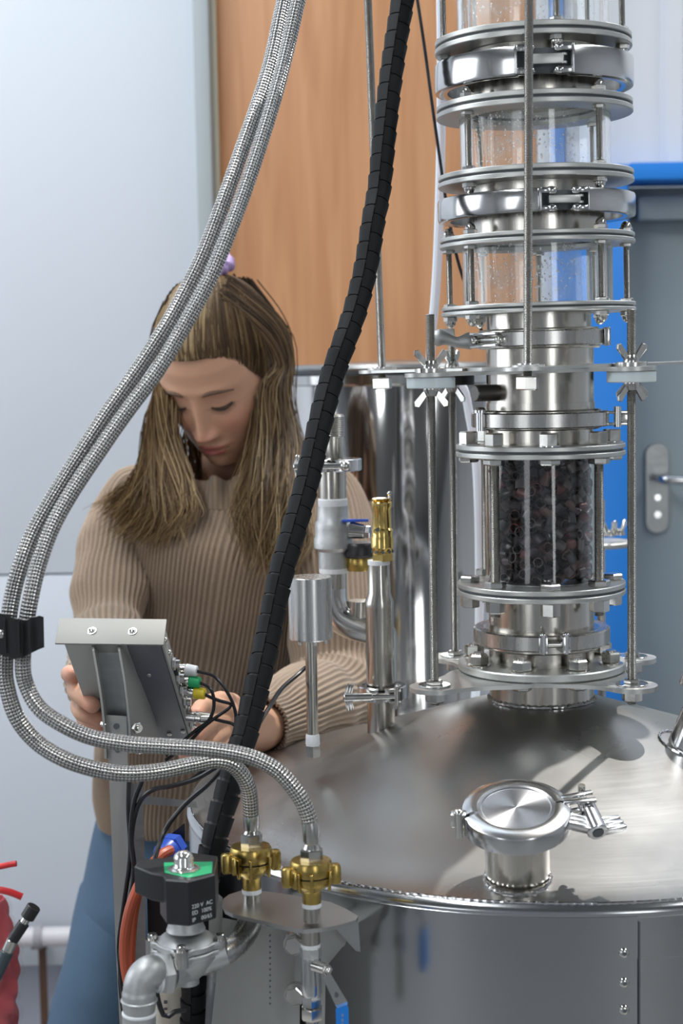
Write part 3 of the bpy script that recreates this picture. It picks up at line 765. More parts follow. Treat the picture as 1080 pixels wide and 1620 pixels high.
# ---------------------------------------------------------------- fittings on the far left of the dome
def upz(px, py, Y): return at(px, py, Y)
def vtube(t, g, Y, prof, x, seg=40, m=PIPE, name='pipe', flip=False):
    pass
def turned(name, parent, m, Y, x, segs, seg=40, ang=35):
    """surface of revolution from (pixel y, pixel half width) pairs at depth Y on the parent's axis"""
    g = G(); pr = []; inv = WM[parent.name].translation
    for py, hw in segs:
        q = at(x, py, Y); pr.append((hw * mpp(x, py, Y), q.z - inv.z))
    pr = sorted(pr, key=lambda p: 0) 
    if pr[0][1] > pr[-1][1]: pr = pr[::-1]
    g.lathe([(0, pr[0][1])] + pr + [(0, pr[-1][1])], seg); return obj(name, g, m, parent, ang=ang)
# a) float can on its stem
Y = 1.30; p0 = at(495, 1196, Y)
t = thing('level_sensor', 'brushed steel can on a thin stem at the left of the dome', 'sensor', p0)
turned('hex_base', t, BOLT, Y, 495, [(1196, 13), (1179, 13)], 6)
turned('thread_tape', t, TAPE, Y, 495, [(1180, 10.5), (1176, 11.5), (1164, 11), (1161, 10)])
turned('stem', t, PIPE, Y, 495, [(1163, 9.3), (1012, 9.3)])
turned('can', t, mat('vertical_brushed_steel', (.60, .60, .59), .28, 1, 60, .10, .04, (6, 6, .15), .05), Y, 493, [(1011, 32), (1009, 34.5), (913, 34.5), (912, 33.5)], 64)
g = G()
for a in (-50, 15, 70, 160): 
    q = at(493, 1011, Y) - p0; g.cyl(Vector((q.x, q.y, q.z)) + polar(a, .014, -.0035), Vector((q.x, q.y, q.z)) + polar(a, .014, .001), .0022)
obj('screw', g, BOLT, t)
# b) relief valve on a clamped pipe
Y = 1.40; p0 = at(603, 1150, Y)
t = thing('valve_pipe', 'steel pipe rising from the dome under the brass relief valve', 'pipe', p0)
turned('lower_pipe', t, PIPE, Y, 602, [(1165, 22), (1098, 22)], 48)
turned('ferrule', t, POL, Y, 603, [(1098, 34), (1090, 34)], 48)
turned('pipe', t, PIPE, Y, 603.5, [(1088, 22.5), (960, 22.5), (952, 23), (938, 18), (892, 17)], 48)
turned('tape', t, TAPE, Y, 604, [(893, 17.5), (886, 17.8)])
t = thing('relief_valve', 'tall brass relief valve on top of the steel pipe', 'valve', at(605, 888, Y))
turned('valve_body', t, BRASSP, Y, 605, [(887, 18), (876, 18)], 6)
turned('valve_bonnet', t, BRASSP, Y, 605.5, [(876, 16), (868, 16.5), (866, 18), (850, 18), (847, 16.5), (838, 17.5), (835, 15), (805, 14.5), (802, 16.5), (795, 16.5), (793, 15)], 40)
turned('cap', t, BRASSP, Y, 604, [(793, 13), (790, 16), (788, 15.5)], 40)
g = G()
for i in range(9): g.cyl(at(605, 872, Y) - WM[t.name].translation + polar(i * 40, .0098), at(605, 872, Y) - WM[t.name].translation + polar(i * 40, .0108), .0016, seg=8)
obj('vent_hole', g, GASK, t)
g = G(); q = at(597, 838, Y - .0095) - WM[t.name].translation; g.cyl(q, q + Vector((0, -.001, 0)), .0020, seg=12); obj('side_hole', g, GASK, t)
g = G(); q = at(616, 792, Y) - WM[t.name].translation; g.cyl(q, q + Vector((0, 0, .006)), .0016).sphere(q + Vector((0, 0, .007)), .0026); obj('seal_wire', g, BOLT, t)
q = at(604, 1094, Y); t = thing('valve_pipe_clamp', 'steel clamp with long wing nut round the relief valve pipe', 'clamp', q)
obj('clamp_half', G().ring(.0195, .0245, -.007, .007, 30, None, .001, 5, 182), POL, t)
obj('clamp_half', G().ring(.0195, .0245, -.007, .007, 30, None, .001, 186, 350), POL, t)
obj('swing_bolt', G().cyl((.016, -.024, 0), (-.022, -.026, 0), .0032).box((.012, -.024, .0055), (.012, .007, .0025), b=.0005).box((.012, -.024, -.0055), (.012, .007, .0025), b=.0005).cyl((.014, -.025, -.009), (.014, -.025, .009), .003), BOLT, t)
wingnut_bar('wing_nut', t, (-.010, -.0255, 0), (-1, -.03, 0), (0, .25, 1), BOLT, .028, .75)
# c, d) bigger valve tree behind
Y = 1.52
t = thing('pipe_tree', 'tall grey pipe with ball valve, threaded top and elbow, left of relief valve', 'pipe', at(530, 1010, Y))
turned('threaded_end', t, ROD, Y, 534, [(690, 20.5)] + [(690 - i * 1.6, 20.5 + (i % 2) * .8) for i in range(1, 21)] + [(655, 18)], 40)
turned('upper_pipe', t, PIPE, Y, 531, [(728, 25), (722, 21.5), (690, 21)])
turned('middle_pipe', t, PIPE, Y, 530, [(792, 21.5), (742, 22), (738, 26)])
turned('thread_tape', t, TAPE, Y, 530, [(800, 23), (798, 23.5), (790, 23.5), (788, 22)])
turned('valve_body', t, CAST, Y, 526, [(898, 24), (872, 24), (866, 31), (852, 31), (848, 29), (835, 29), (826, 28), (822, 25), (800, 24)], 44)
turned('thread_tape', t, TAPE, Y, 523, [(906, 23), (904, 23.5), (896, 23.5), (894, 22)])
turned('lower_pipe', t, PIPE, Y, 524, [(950, 20), (905, 20)])
inv = WM[t.name].translation
P = [at(524, 930, Y), at(525, 950, Y), at(534, 972, Y), at(552, 985, Y), at(575, 992, Y), at(600, 997, Y)]
obj('elbow', G().tube([p - inv for p in catmull(P, 8)], .0165, 28), POL, t)
P = [at(566, 992, Y), at(567, 950, Y)]
obj('branch', G().tube([p - inv for p in P], .0135, 24), PIPE, t)
P = [at(600, 997, Y), at(606, 1015, Y), at(606, 1120, Y)]
obj('foot_pipe', G().tube([p - inv for p in catmull(P, 6)], .0150, 24), PIPE, t)
turned('branch_sleeve', t, PIPE, Y, 567, [(952, 20), (945, 20), (935, 15.5), (900, 15)])
q = at(553, 838, Y - .01) - inv
obj('side_bonnet', G().cyl(q, q + Vector((.016, -.004, -.002)), .0095, .0075, 20, .001).hexa(q + Vector((.016, -.004, -.002)), (1, -.2, -.1), .007, .006), POL, t)
obj('lever', G().box(q + Vector((.006, -.004, .010)), (.028, .006, .003), Matrix.Rotation(rad(0), 4, 'Y'), b=.001), BLUEG, t)
q = at(531, 735, Y); tc = thing('pipe_tree_clamp', 'hinged clamp with stub handle high on the grey pipe', 'clamp', q)
obj('clamp_half', G().ring(.018, .0275, -.0065, .0065, 30, None, .001, 0, 176), POL, tc)
obj('clamp_half', G().ring(.018, .0275, -.0065, .0065, 30, None, .001, 180, 340), POL, tc)
obj('swing_bolt', G().cyl((.014, -.026, 0), (-.03, -.027, 0), .0035).sphere((.010, -.026, 0), .006), BOLT, tc)
wingnut_bar('wing_nut', tc, (-.018, -.027, 0), (-1, 0, 0), (0, .2, 1), BOLT, .026, .7)
t = thing('vacuum_breaker', 'black capped brass fitting on the branch of the grey pipe', 'fitting', at(567, 902, Y))
turned('brass_collar', t, BRASS, Y, 569, [(902, 19.5), (895, 22), (882, 22), (879, 20)], 40)
turned('black_cap', t, BPL, Y - .002, 568, [(881, 24), (877, 27.5), (863, 27.5), (858, 24)], 44)
# apparatus behind the column on the right
Y = 1.95; t = thing('rear_pipe_stand', 'blurred steel pipe with disc and wing nuts right behind the packed glass', 'pipe', at(951, 1040, Y))
turned('lower_pipe', t, PIPE, Y, 951, [(2500, 6.5), (868, 6.5)]); turned('upper_pipe', t, PIPE, Y, 951, [(850, 6.5), (790, 6.5)])
turned('disc', t, FLG, Y, 950, [(864, 47), (861, 49), (857, 49), (856, 47)], 60)
inv = WM[t.name].translation
for px, py in ((964, 848), (979, 846)):
    wingnut('wing_nut', t, at(px, py, Y - .02) - inv, (0, 0, 1), 50, 1.0)

# ---------------------------------------------------------------- hoses and cables
def path(pts): return [at(*p) for p in pts]
def hose(label, pts, name='braided_hose', r=.0063):
    t = thing(name, label, 'hose', at(*pts[-1])); inv = WM[t.name].translation
    P = evenly(catmull([p - inv for p in path(pts)], 10), .004)
    return t, P
Lh = [(463, -45, 1.20), (449, 0, 1.19), (428, 98, 1.17), (407, 167, 1.155), (381, 241, 1.14), (355, 315, 1.125), (322, 402, 1.11), (290, 468, 1.10), (259, 523, 1.09), (216, 588, 1.08), (173, 649, 1.07), (133, 709, 1.06), (93, 772, 1.05), (55, 838, 1.04), (33, 893, 1.03), (20, 941, 1.025), (13, 985, 1.02), (8, 1047, 1.02), (10, 1083, 1.02), (26, 1134, 1.02), (57, 1173, 1.02), (102, 1201, 1.015), (155, 1218, 1.015), (204, 1224, 1.015), (253, 1220, 1.02), (306, 1209, 1.03), (340, 1203, 1.035), (367, 1210, 1.04), (385, 1229, 1.045), (394, 1253, 1.05), (397, 1290, 1.055)]
Rh = [(486, -45, 1.18), (472, 0, 1.17), (455, 74, 1.16), (436, 148, 1.145), (411, 230, 1.13), (385, 307, 1.115), (358, 378, 1.10), (330, 444, 1.09), (287, 523, 1.08), (247, 589, 1.07), (197, 656, 1.06), (154, 718, 1.05), (114, 778, 1.04), (83, 834, 1.03), (62, 891, 1.02), (50, 940, 1.012), (42, 985, 1.01), (36, 1047, 1.01), (41, 1082, 1.01), (62, 1120, 1.005), (102, 1148, 1.0), (147, 1167, 1.0), (204, 1177, 1.0), (265, 1181, 1.0), (326, 1185, 1.0), (387, 1195, 1.0), (426, 1211, 1.0), (450, 1230, 1.0), (474, 1261, 1.0), (487, 1290, 1.0), (491, 1308, 1.0)]
def coupling(label, px, ytop, Y, s=1.0):
    """brass claw coupling; ytop = pixel row of its top rim"""
    t = thing('brass_coupling', label, 'coupling', at(px, ytop + 72, Y)); inv = WM[t.name].translation
    k = mpp(px, ytop, Y); zz = lambda dy: at(px, ytop + dy, Y).z - inv.z
    pr = [(0, zz(70)), (15 * k, zz(70)), (15.5 * k, zz(52)), (18 * k, zz(48)), (27 * k, zz(43)), (32 * k, zz(34)), (32.5 * k, zz(27))]
    obj('lower_half', G().lathe(pr + [(24 * k, zz(26)), (0, zz(26))], 48), BRASS, t)
    pr = [(0, zz(24.5)), (32 * k, zz(24.5)), (33 * k, zz(22)), (33 * k, zz(6)), (31 * k, zz(2)), (14 * k, zz(1)), (13 * k, zz(-4)), (0, zz(-4))]
    obj('upper_half', G().lathe(pr, 48), BRASS, t)
    obj('seal', G().cyl((0, 0, zz(26.5)), (0, 0, zz(24)), 30.5 * k, seg=40), RUB, t)
    for a in (-78, 102):
        M = Matrix.Rotation(rad(a), 4, 'Z')
        g = G()
        g.box((0, -39 * k, zz(27)), (19 * k, 17 * k, 33 * k), M, b=5 * k)
        g.box((8 * k, -31 * k, zz(27)), (26 * k, 9 * k, 28 * k), M @ Matrix.Rotation(rad(6), 4, 'Z'), b=2.5 * k)
        obj('claw', g, BRASS, t)
    g = G()
    for a in (-32, 2, 60, 150, 200, 250):
        M = Matrix.Rotation(rad(a), 4, 'Z')
        g.box((0, -30.5 * k, zz(28)), (5 * k, 5 * k, 32 * k), M @ Matrix.Rotation(rad(5), 4, 'X'), b=1.5 * k)
    obj('lug', g, BRASS, t)
    obj('thread_tape', G().cyl((0, 0, zz(77)), (0, 0, zz(69)), 15.5 * k, seg=32, c=.0006), TAPE, t)
    obj('stub', G().cyl((0, 0, zz(99)), (0, 0, zz(76)), 14 * k, seg=36), PIPE, t)
    return t
for lab, pts, px, yt, Y in (('braided steel hose ending at the left brass coupling, outer curve', Lh, 398, 1336, 1.055), ('braided steel hose ending at the right brass coupling, inner curve', Rh, 493, 1358, 1.0)):
    t, P = hose(lab, pts)
    e = P[-1]; k = mpp(px, yt, Y); inv = WM[t.name].translation
    obj('braid', G().tube(P, .0063 if Y > 1.02 else .0061, 24, True, True), BRAID, t, ang=80)
    zt = lambda y: at(px, y, Y) - inv
    top = P[-1]
    if Y > 1.02:
        obj('crimp_sleeve', G().tube([top + Vector((0, 0, .004)), top, zt(1310), zt(1317)], [.0062, .0064, .0062, .0045], 28), STEEL, t)
        obj('swivel_nut', G().cyl(zt(1320), zt(1312), .0072, .0050, 28).hexa(zt(1341), (0, 0, 1), .0087, (at(px, 1318, Y) - at(px, 1341, Y)).length, .3), BOLT, t)
    else:
        obj('crimp_sleeve', G().tube([top + Vector((-.0006, 0, .004)), top, zt(1330), zt(1337)], [.0062, .0064, .0064, .0048], 28), STEEL, t)
        obj('swivel_nut', G().cyl(zt(1344), zt(1334), .0072, .0052, 28).hexa(zt(1364), (0, 0, 1), .0088, (at(px, 1342, Y) - at(px, 1364, Y)).length, .3), BOLT, t)
coupling('brass claw coupling nearer the solenoid, on the left of the bracket', 398, 1336, 1.055)
coupling('brass claw coupling above the blue-handled valve', 493, 1358, 1.0)

# black clip holding both hoses
t = thing('hose_clip', 'black block clip holding the two braided hoses at the left edge', 'clip', at(28, 1010, 1.015)); inv = WM[t.name].translation
g = G(); pl = [(1040, -8), (1012, -8)]
def slabp(pix, Y0, Y1, inv, g=None, m=None):
    g = g or G(); n = len(pix)
    vs = [at(x, y, Y0) - inv for x, y in pix] + [at(x, y, Y1) - inv for x, y in pix]
    fs = [tuple(range(n)), tuple(range(2 * n - 1, n - 1, -1))] + [(i, n + i, n + (i + 1) % n, (i + 1) % n) for i in range(n)]
    return g.add(vs, fs)
obj('clip_body', slabp([(-12, 968), (8, 972), (36, 984), (36, 1040), (22, 1043), (-12, 1031)], .996, 1.04, inv), BPL, t, ang=30)
obj('clip_end', slabp([(34, 984), (62, 974), (69, 976), (70, 1024), (60, 1028), (36, 1040)], 1.0, 1.036, inv), BPL, t, ang=30)
g = G()
for x in (8, 30, 47): g.box(at(x, 1006, .995) - inv, (.0014, .004, .026), Matrix.Identity(4))
obj('rib', g, BPL, t)
q = at(2, 1003, .996) - inv; obj('screw_head', G().dome(q, (0, -1, 0), .0035, .0022), BOLT, t)

# black segmented cable wrap
WR = [(645, -50, 1.40), (637, 0, 1.39), (625, 74, 1.375), (615, 148, 1.36), (607, 222, 1.345), (600, 296, 1.33), (590, 352, 1.315), (578, 426, 1.30), (561, 493, 1.285), (542, 548, 1.27), (524, 600, 1.26), (505, 675, 1.24), (486, 760, 1.22), (464, 840, 1.20), (445, 905, 1.185), (428, 985, 1.17), (412, 1060, 1.15), (396, 1130, 1.135), (378, 1195, 1.12), (358, 1260, 1.11), (339, 1330, 1.10), (326, 1390, 1.10), (316, 1450, 1.11), (309, 1520, 1.12), (306, 1600, 1.13), (305, 1680, 1.13), (312, 1900, 1.14), (330, 2200, 1.15)]
t = thing('cable_wrap', 'thick black segmented cable wrap crossing the picture top to bottom', 'cable', at(*WR[-1])); inv = WM[t.name].translation
P = evenly(catmull([p - inv for p in path(WR)], 10), .0022)
obj('inner_tube', G().tube(P, .0092, 16), RUB, t)
T, R = pframes(P); nseg = 0
def halfshell(i0, i1, side):
    g = G(); idx = np.linspace(i0, i1, 5); vs = []; K = 9
    cl = []
    for q, f in enumerate(idx):
        j = min(int(f), len(P) - 2); u = f - j; p = P[j].lerp(P[j + 1], u); n, b = R[j]
        # flared at the leading end so each segment overlaps the next
        ro = .0104 + .0012 * (1 - q / 4)
        vd = Vector((0, -1, 0)); vd = (vd - T[j] * vd.dot(T[j])).normalized(); sd = T[j].cross(vd)
        for (rr) in (ro, ro - .0016):
            for k in range(K):
                a = rad(-88 + 176 * k / (K - 1)) + (0 if side > 0 else PI) + rad(96)
                vs.append(p + (vd * math.cos(a) + sd * math.sin(a)) * rr)
    fs = []
    for q in range(4):
        for k in range(K - 1):
            o = q * 2 * K; n2 = o + 2 * K
            fs.append((o + k, n2 + k, n2 + k + 1, o + k + 1)); fs.append((o + K + k, o + K + k + 1, n2 + K + k + 1, n2 + K + k))
        for k in (0, K - 1):
            o = q * 2 * K; n2 = o + 2 * K
            fs.append((o + k, o + K + k, n2 + K + k, n2 + k) if k == 0 else (o + k, n2 + k, n2 + K + k, o + K + k))
    for o, fl in ((0, 0), (8 * K, 1)):
        for k in range(K - 1):
            fs.append((o + k, o + k + 1, o + K + k + 1, o + K + k) if not fl else (o + k, o + K + k, o + K + k + 1, o + k + 1))
    return g.add(vs, fs)
stp = .0180 / .0022; i = 0
while i + stp < len(P) - 2:
    obj('wrap_segment', halfshell(i + .25, i + stp - .75, 1), SPIR, t, ang=40)
    if i + stp * 1.5 < len(P) - 2: obj('wrap_segment', halfshell(i + stp * .5 + .25, i + stp * 1.5 - .75, -1), SPIR, t, ang=40)
    i += stp

def cable(name, label, pts, r, m, cat='cable'):
    t = thing(name, label, cat, at(*pts[-1])); inv = WM[t.name].translation
    obj('sheath', G().tube(evenly(catmull([p - inv for p in path(pts)], 8), .006), r, 10), m, t); return t
cable('thin_cable', 'thin black cable hanging before the plywood beside the white hose', [(655, -30, 1.6), (660, 0, 1.6), (672, 80, 1.6), (684, 170, 1.6), (696, 255, 1.6), (708, 335, 1.6), (722, 405, 1.6), (742, 470, 1.6), (762, 525, 1.6)], .0018, CAB)
cable('white_hose', 'milky white hose hanging left of the column', [(697, -30, 1.62), (697, 0, 1.62), (698, 90, 1.62), (697, 230, 1.62), (693, 380, 1.62), (688, 470, 1.62), (682, 540, 1.62), (684, 585, 1.62), (715, 600, 1.62), (733, 615, 1.62), (741, 650, 1.62), (752, 720, 1.62), (757, 820, 1.62), (758, 960, 1.62), (756, 1040, 1.62), (750, 1120, 1.6)], .0052, WHOSE, 'hose')

# ---------------------------------------------------------------- hose bracket on the tank and the valve under it
zb = at(430, 1432, 1.045).z; t = thing('hose_bracket', 'flat rounded steel bracket welded to boiler, holding both couplings', 'bracket', at(460, 1440, 1.06)); inv = WM[t.name].translation
pix = [(351, 1429), (353, 1422), (362, 1415), (384, 1408), (420, 1410), (470, 1417), (523, 1427), (548, 1438), (566, 1449), (563, 1455), (545, 1461), (528, 1465), (505, 1469), (480, 1471), (455, 1467), (425, 1459), (395, 1452), (368, 1446), (356, 1440)]
top = [onz(x, y, zb) - inv for x, y in pix]; n = len(top)
g = G().add(top[::-1] + [p - Vector((0, 0, .003)) for p in top[::-1]], [tuple(range(n)), tuple(range(2 * n - 1, n - 1, -1))] + [(i, n + i, n + (i + 1) % n, (i + 1) % n) for i in range(n)])
obj('plate', g, PLATE, t, ang=20)
obj('gusset', slabp([(528, 1466), (566, 1451), (570, 1506), (562, 1504)], 1.020, 1.023, inv), PLATE, t, ang=20)
g = slabp([(466, 1472), (562, 1453), (545, 1496), (522, 1512), (512, 1540), (505, 1560), (466, 1560)], 1.036, 1.039, inv); obj('hanger', g, GALV, t, ang=20)
for px, py in ((466, 1494), (467, 1574)):
    q = at(px, py, 1.03) - inv; obj('hex_bolt', G().hexa(q, (-.2, -1, 0), .0078, .005, .3).cyl(q + Vector((0, .006, 0)), q, .009), BOLT, t)
t = thing('mounting_box', 'grey sheet metal box on the boiler side under the bracket', 'box', at(440, 1640, 1.08)); inv = WM[t.name].translation
g = slabp([(352, 1452), (474, 1476), (474, 1740), (322, 1740)], 1.050, 1.12, inv); obj('front_sheet', g, GALV, t, ang=20)
g = slabp([(484, 1478), (562, 1462), (540, 1500), (515, 1530), (512, 1740), (484, 1740)], 1.048, 1.10, inv); obj('side_sheet', g, GALV, t, ang=20)
obj('slot', slabp([(473, 1476), (485, 1478), (485, 1740), (473, 1740)], 1.07, 1.10, inv), GASK, t, ang=20)
g = G()
for y in range(1480, 1590, 9): g.sphere(at(427, y, 1.0495) - inv, .0007, 6)
obj('rivet_row', g, GASK, t)
# ball valve under the right coupling
Y = 1.0; t = thing('ball_valve', 'small steel ball valve with blue lever under the right coupling', 'valve', at(494, 1640, Y)); inv = WM[t.name].translation
turned('upper_pipe', t, PIPE, Y, 495, [(1494, 15), (1466, 15)])
turned('thread_tape', t, TAPE, Y, 496, [(1499, 15.5), (1492, 15.8)])
turned('union', t, CAST, Y, 497, [(1513, 17), (1498, 17.5), (1496, 16)], 8)
turned('valve_body', t, POL, Y, 496, [(1575, 14), (1570, 16.5), (1552, 16), (1535, 15.5), (1520, 16), (1512, 15)], 36)
turned('hex_nut', t, BOLT, Y, 497, [(1592, 13), (1590, 16.5), (1576, 16.5), (1573, 14)], 6)
turned('large_nut', t, BOLT, Y, 497, [(1612, 16), (1609, 18), (1594, 18), (1592, 14)], 6)
turned('lower_pipe', t, PIPE, Y, 497, [(1700, 10), (1610, 10)])
q = at(514, 1532, Y - .012) - inv
obj('spindle', G().cyl(q + Vector((-.008, .006, 0)), q + Vector((.001, -.002, 0)), .0045, seg=18).hexa(q + Vector((.001, -.002, 0)), (.5, -1, 0), .0042, .003).dome(q + Vector((.0024, -.0048, 0)), (.5, -1, 0), .0024, .002), BOLT, t)
lv = obj('lever', slabp([(510, 1546), (522, 1539), (550, 1586), (549, 1592), (538, 1597), (532, 1594)], .978, .9805, inv), POL, t, ang=25)
obj('lever_hole', slabp([(529, 1571), (533, 1570), (536, 1575), (533, 1579), (529, 1577)], .9774, .9779, inv), GASK, lv)
obj('lever_sleeve', slabp([(531, 1596), (549, 1590), (551, 1594), (552, 1660), (532, 1660)], .975, .983, inv), BLUEP, lv, ang=25)
g = G()
for y0 in (1604, 1612, 1619): g.add(*(lambda a: ([at(x, y, .9745) - inv for x, y in a], [(0, 1, 2, 3)]))([(539, y0), (543, y0 - 1), (544, y0 + 4), (540, y0 + 5)]))
obj('worn_print', g, mat('faint_print', (.15, .28, .6), .6), lv)

# ---------------------------------------------------------------- solenoid valve
Yv = 1.0; cx = 291
t = thing('solenoid_valve', 'grey cast valve with black printed coil and clear dome nut', 'valve', at(cx, 1600, Yv)); inv = WM[t.name].translation
zc0, zc1 = at(298, 1464, .975).z - inv.z, at(298, 1392, .975).z - inv.z
def XY(px, py, Y): p = at(px, py, Y) - inv; return (p.x, p.y)
k = mpp(cx, 1420, 1.0)
pl = [XY(298, 1430, .972), XY(341, 1430, .988), XY(346, 1430, 1.034), XY(300, 1430, 1.046), XY(258, 1430, 1.030), XY(253, 1430, .999), XY(263, 1430, .977)]
coil = obj('coil', G().prism(pl, zc0, zc1, None, .0012), BPL, t, ang=20)
pl2 = [XY(262, 1430, .985), XY(262, 1430, 1.03), XY(222, 1430, 1.026), XY(214, 1430, 1.010), XY(240, 1430, .992)]
g = G().prism(pl2[::-1], zc1 - .021, zc1 + .0005, None, .0012); obj('connector_housing', g, BPL, coil, ang=20)
g = G().prism([XY(299, 1430, .979), XY(336, 1430, .990), XY(338, 1430, 1.018), XY(258, 1430, 1.018), XY(262, 1430, .993)], zc1, zc1 + .0003); obj('green_label', g, GREEN, coil)
cc = at(291, 1384, 1.0) - inv; cc.z = zc1
obj('dome_nut', G().lathe([(.0125, 0), (.0128, .0012), (.0085, .0018), (.0076, .003), (.0076, .0085), (.0068, .0118), (.004, .0142), (0, .0150)], 8, Matrix.Translation(cc)), mat('clear_nut', (.75, .74, .72), .07, .85), t, ang=50)
# printed rating, on the right face
a = at(298, 1430, .972); b_ = at(341, 1430, .988); fx = (b_ - a); fx.z = 0; fx.normalize(); fn = Vector((fx.y, -fx.x, 0)); fn = fn if fn.y < 0 else -fn
def text(body, p, X, N, size, m, parent, name='lettering'):
    cu = bpy.data.curves.new(name, 'FONT'); cu.body = body; cu.size = size; cu.extrude = 0.00005
    o = bpy.data.objects.new(name + '_tmp', cu); COL.objects.link(o)
    me = o.to_mesh().copy(); bpy.data.objects.remove(o); 
    me.materials.clear(); me.materials.append(m)
    Yv_ = N.cross(X); M = Matrix((X, Yv_, N)).transposed().to_4x4(); M.translation = p
    me.transform(M); o = bpy.data.objects.new(name, me); COL.objects.link(o); o.parent = parent; WM[o.name] = WM[parent.name]; return o
xs = [.0030, .0030, .0030]
for body, yy, dx in (('220 V', 1436, .0028), ('AC', 1436, .0158), ('ED', 1446, .0028), ('100%', 1446, .0112), ('IP', 1457, .0028), ('00/65', 1457, .0110)):
    p = a + fx * dx; p.z = at(305, yy + 2, .974).z; text(body, p - inv + fn * .0002, fx, fn, .0044, WPAINT, coil)
zz = lambda y, Y=Yv: at(cx, y - 11, Y).z - inv.z
c0 = Vector(((at(294, 1500, Yv) - inv).x, 0, 0))
Mv = Matrix.Translation((c0.x, .004, 0))
obj('neck', G().lathe([(0, zz(1484)), (.0150, zz(1484)), (.0135, zz(1476)), (.0132, zz(1462)), (0, zz(1462))], 40, Mv), CAST, t)
def lobed(r0, r1, n, ph, m=72):
    return [((r0 + (r1 - r0) * max(0, math.cos(n * (2 * PI * i / m) - ph)) ** 2) * math.cos(2 * PI * i / m), (r0 + (r1 - r0) * max(0, math.cos(n * (2 * PI * i / m) - ph)) ** 2) * math.sin(2 * PI * i / m)) for i in range(m)]
an = -PI / 2 + rad(-3)
lb = lobed(.0235, .0312, 4, 4 * an)
obj('bonnet', G().prism(lb, zz(1511), zz(1500), Mv, .001).lathe([(.0225, zz(1501)), (.0195, zz(1495)), (.0145, zz(1490)), (0, zz(1488))], 40, Mv), CAST, t)
obj('body_flange', G().prism(lb, zz(1522), zz(1512.5), Mv, .001), CAST, t)
obj('body', G().lathe([(0, zz(1560)), (.010, zz(1560)), (.016, zz(1548)), (.024, zz(1524)), (.024, zz(1520)), (0, zz(1520))], 40, Mv).cyl(Mv @ Vector((0, 0, zz(1538))), Mv @ Vector((.030, .004, zz(1522))), .013, .011, 28).cyl(Mv @ Vector((0, 0, zz(1570))), Mv @ Vector((0, 0, zz(1550))), .009, seg=20), CAST, t)
for kk in range(4):
    aa = an + kk * PI / 2; p = Mv @ Vector((.0258 * math.cos(aa), .0258 * math.sin(aa), zz(1501)))
    obj('cap_screw', G().cyl(p - Vector((0, 0, .012)), p + Vector((0, 0, .001)), .0055, seg=22).cyl(p, p + Vector((0, 0, .0050)), .0036, seg=22, c=.0005), BOLT, t)
q1 = at(262, 1538, .985) - inv
dq = Vector((-.85, -.45, 0)).normalized()
obj('inlet', G().tube([Mv @ Vector((0, 0, zz(1538))), q1], .0135, 24).hexa(q1 - dq * .004, dq, .0165, .010, .2), CAST, t)
q2 = q1 + dq * .006
obj('thread_tape', G().cyl(q2, q2 + dq * .0035, .0128, seg=28, c=.0006).cyl(q2 - Vector((0, 0, .0)), q2 + dq * .002, .0138, seg=28), TAPE, t)
te = thing('elbow_pipe', 'matt steel elbow turning down at the left of the solenoid valve', 'pipe', at(220, 1680, .975)); inv2 = WM[te.name].translation
E = [q2 + dq * .003 + inv, at(238, 1536, .973), at(226, 1545, .970), at(220, 1562, .969), at(220, 1584, .969)]
obj('elbow', G().tube([p - inv2 for p in catmull(E, 8)], [.0112] * 3 + [.0118] * 24 + [.0125] * 6, 32), CAST, te, ang=70)
zq2 = lambda y: at(220, y, .969) - inv2
obj('collar', G().cyl(zq2(1600), zq2(1583), .0118, .0130, 32, .0006).cyl(zq2(1584), zq2(1580), .0138, seg=32, c=.0008), CAST, te)
obj('thread_tape', G().cyl(zq2(1606), zq2(1600), .0128, seg=32, c=.0008), TAPE, te)
obj('down_pipe', G().cyl(zq2(1760), zq2(1606), .0125, seg=32), CAST, te)
tb = thing('bend_pipe', 'bent steel pipe from the solenoid valve up to the left coupling', 'pipe', at(360, 1510, 1.03)); inv3 = WM[tb.name].translation
E = [at(318, 1524, 1.004), at(345, 1512, 1.010), at(368, 1498, 1.02), at(385, 1480, 1.035), at(394, 1462, 1.045), at(396, 1444, 1.052)]
obj('bend', G().tube([p - inv3 for p in catmull(E, 8)], .0098, 28), STEEL, tb, ang=70)

# ---------------------------------------------------------------- control box on its post
Yb = 1.235
C = {'TL': at(99, 1011, 1.205), 'TR': at(252, 1013, 1.205), 'BR': at(300, 1172, 1.285), 'BL': at(146, 1150, 1.285)}
t = thing('control_box', 'flat grey instrument box with overhanging hood, tilted toward the woman', 'control box', (C['TL'] + C['BR']) / 2); inv = WM[t.name].translation
C['BL'] = C['TL'] + (C['BR'] - C['TR'])
u = (C['TR'] - C['TL']).normalized(); v = (C['BL'] - C['TL']).normalized(); nrm = u.cross(v).normalized()
if nrm.y < 0: nrm = -nrm
wdt = (C['TR'] - C['TL']).length; hgt = (C['BR'] - C['TR']).length
MB = Matrix((u, v, nrm)).transposed().to_4x4(); MB.translation = C['TL'] - inv
th = .021
obj('case', G().box((wdt / 2, hgt / 2, th / 2), (wdt, hgt, th), MB, b=.0012), BLACKM, t, ang=30)
obj('back_bright_sheet', G().box((wdt * .33, hgt * .28, -.0012), (wdt * .64, hgt * .56, .0022), MB, b=.0004), GALV, t)  # lighter sheet standing in for light reflected on the left of the back
obj('side_plate', G().box((wdt + .0012, hgt * .48, th * .5), (.002, hgt * .98, th * .96), MB, b=.0004), GALV, t)
